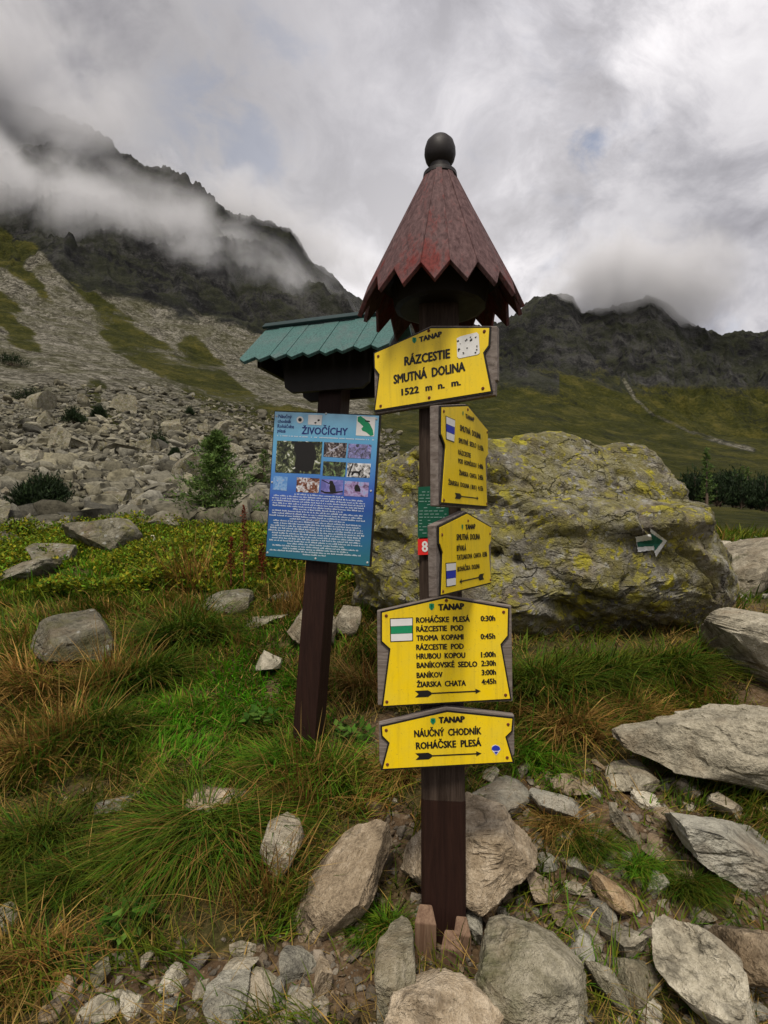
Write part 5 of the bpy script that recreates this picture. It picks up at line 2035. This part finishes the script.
for side in (1, -1):
    ov = outv * side
    nn = (Vector((0, 0, run)) + ov * drop).normalized()
    sl = (ov * run + Vector((0, 0, -drop))).normalized()
    a = ridge_c + nn * .020 + Vector((0, 0, .006))
    P_ = [a - ridge_u * (HL + .012), a + ridge_u * (HL + .012), a + ridge_u * (HL + .012) + sl * .05, a - ridge_u * (HL + .012) + sl * .05]
    mb.prism(P_, nn, .016)
mb.build('ridge_cap', M['teal_dark'], rI, .002)
# carrier boards with scalloped ends under the roof
for side in (1, -1):
    mb = MB()
    c0 = ridge_c + outv * side * .10 + Vector((0, 0, -.085))
    zlow = -(ridge_c.z - .085 - (ZC + (YH - 391) / F * (ID - .1)))
    prof = [(-.30, -.135), (-.27, -.145), (-.265, -.19), (-.25, zlow + .03), (-.21, zlow), (.21, zlow), (.25, zlow + .03), (.265, -.19), (.27, -.145), (.30, -.135), (.30, -.045), (-.30, -.045)]
    P_ = [c0 + ridge_u * a + Vector((0, 0, b)) for a, b in prof]
    mb.prism(P_, outv * side, .03)
    mb.build('carrier_board', M['blackwood'], rI)
c0 = ridge_c + Vector((0, 0, -.05))
for sgn in (-1, 1):
    mb = MB()
    e0 = c0 + ridge_u * sgn * .33
    P_ = [e0 + Vector((0, 0, .0)), e0 + outv * .25 + Vector((0, 0, -.215)), e0 + outv * .25 + Vector((0, 0, -.25)), e0 - outv * .25 + Vector((0, 0, -.25)), e0 - outv * .25 + Vector((0, 0, -.215))]
    mb.prism(P_, ridge_u * sgn, .025)
    mb.build('gable_board', M['blackwood'], rI)
reparent(ib)

# the printed panel on the post
plI = Plane(322, 488, ID - .125, -18)
sI = Sign(plI, 255, 400, 5.689)
pan = empty('information_sign', plI.o)
tag(pan, 'blue printed animal information panel with nine pictures and white text, on the leaning post', 'information panel')
outl = [(115, 66), (706, 90), (650, 944), (63, 886)]
slab(sI, offset_poly(sI.poly(outl), .006), -.022, .02, 'frame', M['blackwood'], pan)
slab(sI, sI.poly(outl), -.0015, .0035, 'printed_sheet', None, pan)
sheet = pan.children[-1]
for o in pan.children:
    if o.name.startswith('printed_sheet'):
        sheet = o
mS, t, p = new_mat('panel_print')
tc = t.node('ShaderNodeTexCoord')
sp = t.node('ShaderNodeSeparateXYZ')
t.put(sp.inputs[0], tc.outputs['Object'])
zt = sI.q(115, 66)[1]
zbm = sI.q(63, 886)[1]
fz = t.maprange(sp.outputs[2], zbm, zt)
nz = t.noise(tc.outputs['Object'], 6, 4, .5)
t.put(p.inputs['Base Color'], t.ramp(t.math('ADD', fz, t.math('MULTIPLY', t.math('SUBTRACT', nz, .5), .12)),
      [(0.0, (.022, .14, .19)), (.12, (.02, .13, .26)), (.30, (.018, .075, .30)), (.42, (.035, .10, .42)), (.55, (.06, .20, .52)), (.78, (.12, .38, .60)), (.90, (.22, .50, .72)), (1, (.30, .55, .75))]))
p.inputs['Roughness'].default_value = .35
p.inputs['Specular IOR Level'].default_value = .4
sheet.data.materials.clear()
sheet.data.materials.append(mS)
OFF = .0032


def print_mat(name, stops, scale, dist=1.0, seed=0.0):
    m, t, p = new_mat(name)
    tc = t.node('ShaderNodeTexCoord')
    v_ = t.vmath('ADD', tc.outputs['Object'], (seed, seed * .7, seed * 1.3))
    n = t.noise(v_, scale, 5, .6, dist)
    t.put(p.inputs['Base Color'], t.ramp(n, stops))
    p.inputs['Roughness'].default_value = .35
    return m


SNOW = [(.36, (.015, .018, .014)), (.5, (.07, .08, .05)), (.6, (.35, .34, .33)), (.68, (.75, .75, .78))]
photos = [
    ([(127, 232), (385, 238), (372, 422), (115, 412)], [(.38, (.012, .012, .012)), (.5, (.05, .06, .03)), (.58, (.22, .25, .12)), (.66, (.7, .7, .7))], 20),
    ([(395, 240), (525, 245), (517, 330), (390, 322)], [(.4, (.02, .016, .02)), (.52, (.12, .09, .08)), (.62, (.5, .48, .5)), (.7, (.25, .25, .5))], 30),
    ([(533, 248), (665, 255), (658, 335), (527, 330)], [(.38, (.05, .05, .07)), (.5, (.18, .17, .30)), (.62, (.26, .26, .60)), (.72, (.5, .45, .4))], 26),
    ([(390, 348), (520, 355), (513, 437), (385, 430)], [(.42, (.02, .022, .016)), (.52, (.08, .09, .05)), (.62, (.2, .32, .12))], 22),
    ([(528, 357), (660, 363), (653, 443), (522, 438)], [(.38, (.03, .028, .025)), (.46, (.3, .29, .28)), (.58, (.75, .75, .76))], 22),
    ([(108, 432), (187, 438), (182, 517), (103, 510)], [(.4, (.10, .25, .55)), (.55, (.25, .42, .65)), (.66, (.45, .30, .38))], 24),
    ([(240, 440), (370, 447), (363, 530), (235, 523)], [(.38, (.04, .025, .02)), (.5, (.25, .09, .05)), (.58, (.5, .5, .52)), (.68, (.75, .75, .76))], 24),
    ([(378, 450), (505, 457), (498, 540), (372, 533)], [(.4, (.12, .12, .35)), (.6, (.26, .24, .58)), (.7, (.36, .34, .62))], 12),
    ([(512, 460), (650, 470), (643, 552), (507, 545)], [(.35, (.06, .05, .07)), (.47, (.30, .20, .38)), (.58, (.40, .36, .60)), (.7, (.18, .35, .55))], 18)]
for k_, (pts, stops, sc_) in enumerate(photos):
    mb = MB()
    flat(mb, sI, pts, OFF)
    mb.build('printed_picture', print_mat('picture_print', stops, sc_ * 1.6, 1.0, k_ * 3.1), sheet)
# silhouettes inside the pictures
def sil_piece(polys):
    b_ = MB()
    for k2, p_ in enumerate(polys):
        flat(b_, sI, p_, OFF + .0006 + k2 * .0003)
    b_.build('picture_silhouette', M['black'], sheet)


bird = [(428, 520), (424, 500), (428, 478), (422, 466), (432, 458), (444, 462), (448, 474), (458, 492), (462, 520), (452, 528), (440, 532)]
sil_piece([bird, [(380, 455), (384, 453), (428, 475), (425, 479)], [(376, 512), (400, 522), (440, 524), (500, 517), (500, 524), (440, 533), (398, 530), (376, 520)]])
sil_piece([[(548, 428), (552, 410), (565, 404), (590, 406), (603, 396), (610, 402), (600, 412), (598, 430), (592, 430), (590, 416), (566, 416), (556, 430)], [(528, 430), (556, 360), (562, 361), (536, 434)]])
sil_piece([[(232, 240), (290, 238), (330, 246), (352, 300), (330, 395), (300, 410), (250, 400), (225, 380), (238, 320), (222, 280)]])
sil_piece([[(570, 520), (566, 500), (572, 484), (584, 480), (594, 490), (602, 510), (600, 522)]])
s3 = Sign(plI, 260, 405, 5.908)
mb = MB()
write(mb, s3, 'ŽIVOČÍCHY', (246, 171), (518, 178), 40, OFF, .022)
mb.build('title_lettering', M['navy'], sheet)
mb = MB()
for (bd, a, b) in (('Náučný', (110, 76), (188, 80)), ('chodník', (106, 105), (186, 108)), ('Roháčske', (104, 134), (202, 138)), ('plesá', (104, 160), (152, 164))):
    write(mb, s3, bd, a, b, 20, OFF, .02)
mb.build('heading_lettering', M['navy'], sheet)
mb = MB()
flat(mb, s3, [(575, 66), (684, 72), (675, 186), (567, 180)], OFF)
mb.build('map_field', M['white'], sheet)
mb = MB()
flat(mb, s3, [(288, 58), (370, 60), (364, 120), (284, 116)], OFF)
flat(mb, s3, disc_pts(238, 88, 21), OFF)
lg = mb.build('logo_fields', M['white'], sheet)
mb = MB()
flat(mb, s3, [(578, 72), (596, 66), (622, 84), (650, 112), (668, 148), (672, 178), (655, 184), (630, 162), (606, 152), (600, 140), (612, 128), (592, 108), (578, 96)], OFF + .0006)
mb.build('map_emblem', M['greenp'], lg)
mb = MB()
flat(mb, s3, disc_pts(238, 88, 11), OFF + .0006)
flat(mb, s3, [(340, 88), (352, 84), (356, 92), (344, 98)], OFF + .0006)
flat(mb, s3, [(322, 104), (334, 100), (336, 108), (326, 112)], OFF + .0006)
flat(mb, s3, [(622, 90), (650, 94), (650, 102), (624, 98)], OFF + .001)
mb.build('logo_print', M['black'], lg)
mb = MB()
rs = random.Random(44)
for k_ in range(25):
    y = 548 + k_ * 14.1
    cxl = 366 - (y - 548) * .066
    half = rs.uniform(238, 276) if k_ not in (0, 6, 10, 20, 22, 24) else rs.uniform(90, 215)
    if k_ == 24:
        half = 70
    x = cxl - half
    while x < cxl + half:
        nl = rs.randint(2, 9)
        for _ in range(nl):
            w_ = rs.uniform(3.4, 5.6)
            if x + w_ > cxl + half:
                break
            yy = y + (x - cxl) * .068
            up_ = rs.choice((5.2, 5.2, 5.2, 8, 8))
            flat(mb, sI, [(x, yy), (x + w_ * .62, yy + .1), (x + w_ * .62, yy - up_), (x, yy - up_)], OFF)
            x += w_
        x += 4.5
x = 0
for xx in range(128, 680, 6):
    if rs.random() < .75:
        yy = 206 + (xx - 128) * .045
        flat(mb, sI, [(xx, yy), (xx + 4, yy), (xx + 4, yy - 6), (xx, yy - 6)], OFF)
M['printw'] = plain('white_print', (.62, .68, .74), .5, 0)
mb.build('small_print', M['printw'], sheet)
for (x, y) in ((124, 92), (405, 78), (692, 108), (98, 468), (660, 518), (345, 902), (72, 868), (640, 925)):
    c_ = sI.q(x, y)
    mb = MB()
    ring = [plI.w(c_ + Vector((math.cos(i * .7854), math.sin(i * .7854))) * .0065, .002) for i in range(8)]
    ring2 = [plI.w(c_ + Vector((math.cos(i * .7854), math.sin(i * .7854))) * .004, .006) for i in range(8)]
    mb.add(ring + ring2, [(i, (i + 1) % 8, 8 + (i + 1) % 8, 8 + i) for i in range(8)] + [tuple(range(8, 16))])
    mb.build('screw', M['steel'], pan)
reparent(pan)


# ------------------------------------------------------------------ cloud banks on the ridges
def cloud_bank(name, pts, radius_px, D, thick, dens, label, seed, thr=.46, soft=.2, scale=.012):
    """lens-shaped volume that follows a chain of points; density is noise faded to the hull"""
    a = Vector(((pts[0][0] - 384) / F * D, D, ZC + (YH - pts[0][1]) / F * D))
    b = Vector(((pts[1][0] - 384) / F * D, D, ZC + (YH - pts[1][1]) / F * D))
    ctr = (a + b) / 2
    L = (b - a).length / 2
    rad = radius_px / F * D
    V, Fc = ICO[3]
    me = np_mesh(name, V, Fc, 3)
    o = link(name, me, None, loc=ctr)
    x = (b - a).normalized()
    y = Vector((0, 1, 0))
    y = (y - x * y.dot(x)).normalized()
    z = x.cross(y)
    o.rotation_euler = Matrix((x, y, z)).transposed().to_euler()
    o.scale = (L, thick, rad)
    m = bpy.data.materials.new(name)
    m.use_nodes = True
    t = NT(m.node_tree)
    for nd in list(t.n):
        t.n.remove(nd)
    tc = t.node('ShaderNodeTexCoord')
    geo = t.node('ShaderNodeNewGeometry')
    P_ = t.vmath('ADD', geo.outputs['Position'], (seed * 91.0, seed * 37.0, 0))
    r = t.vmath('LENGTH', tc.outputs['Object'])
    n1 = t.noise(P_, scale, 5, .58, .6)
    fall = t.maprange(r, .2, 1.0, 0.12, -0.22)
    d = t.maprange(t.math('ADD', n1, fall), thr, thr + soft, 0, 1, True)
    d = t.math('MULTIPLY', d, t.maprange(r, .98, .75, 0, 1, True))
    pv = t.node('ShaderNodeVolumePrincipled')
    pv.inputs['Color'].default_value = (.97, .97, .985, 1)
    pv.inputs['Anisotropy'].default_value = 0.0
    t.put(pv.inputs['Density'], t.math('MULTIPLY', d, dens))
    out = t.node('ShaderNodeOutputMaterial')
    t.l.new(pv.outputs[0], out.inputs['Volume'])
    me.materials.append(m)
    tag(o, label, 'cloud', kind='stuff')
    return o


cloud_bank('cloud_bank', [(-330, 125), (440, 322)], 80, 500, 90, .034, 'grey cloud bank drifting along the left ridge', 1, thr=.37, soft=.3, scale=.011)
cloud_bank('cloud_bank', [(-380, 20), (165, 130)], 150, 540, 100, .045, 'thick grey cloud wrapped around the highest left summit', 2, thr=.34, soft=.3, scale=.010)
cloud_bank('cloud_bank', [(120, 150), (400, 290)], 46, 620, 80, .03, 'thin cloud streaming over the crest of the left ridge', 5, thr=.37, soft=.25, scale=.016)
cloud_bank('cloud_bank', [(520, 262), (760, 300)], 58, 560, 90, .045, 'grey cloud cap touching the right peak', 3, thr=.335, soft=.25, scale=.013)
SC.cycles.volume_step_rate = 1.0
SC.cycles.volume_max_steps = 128
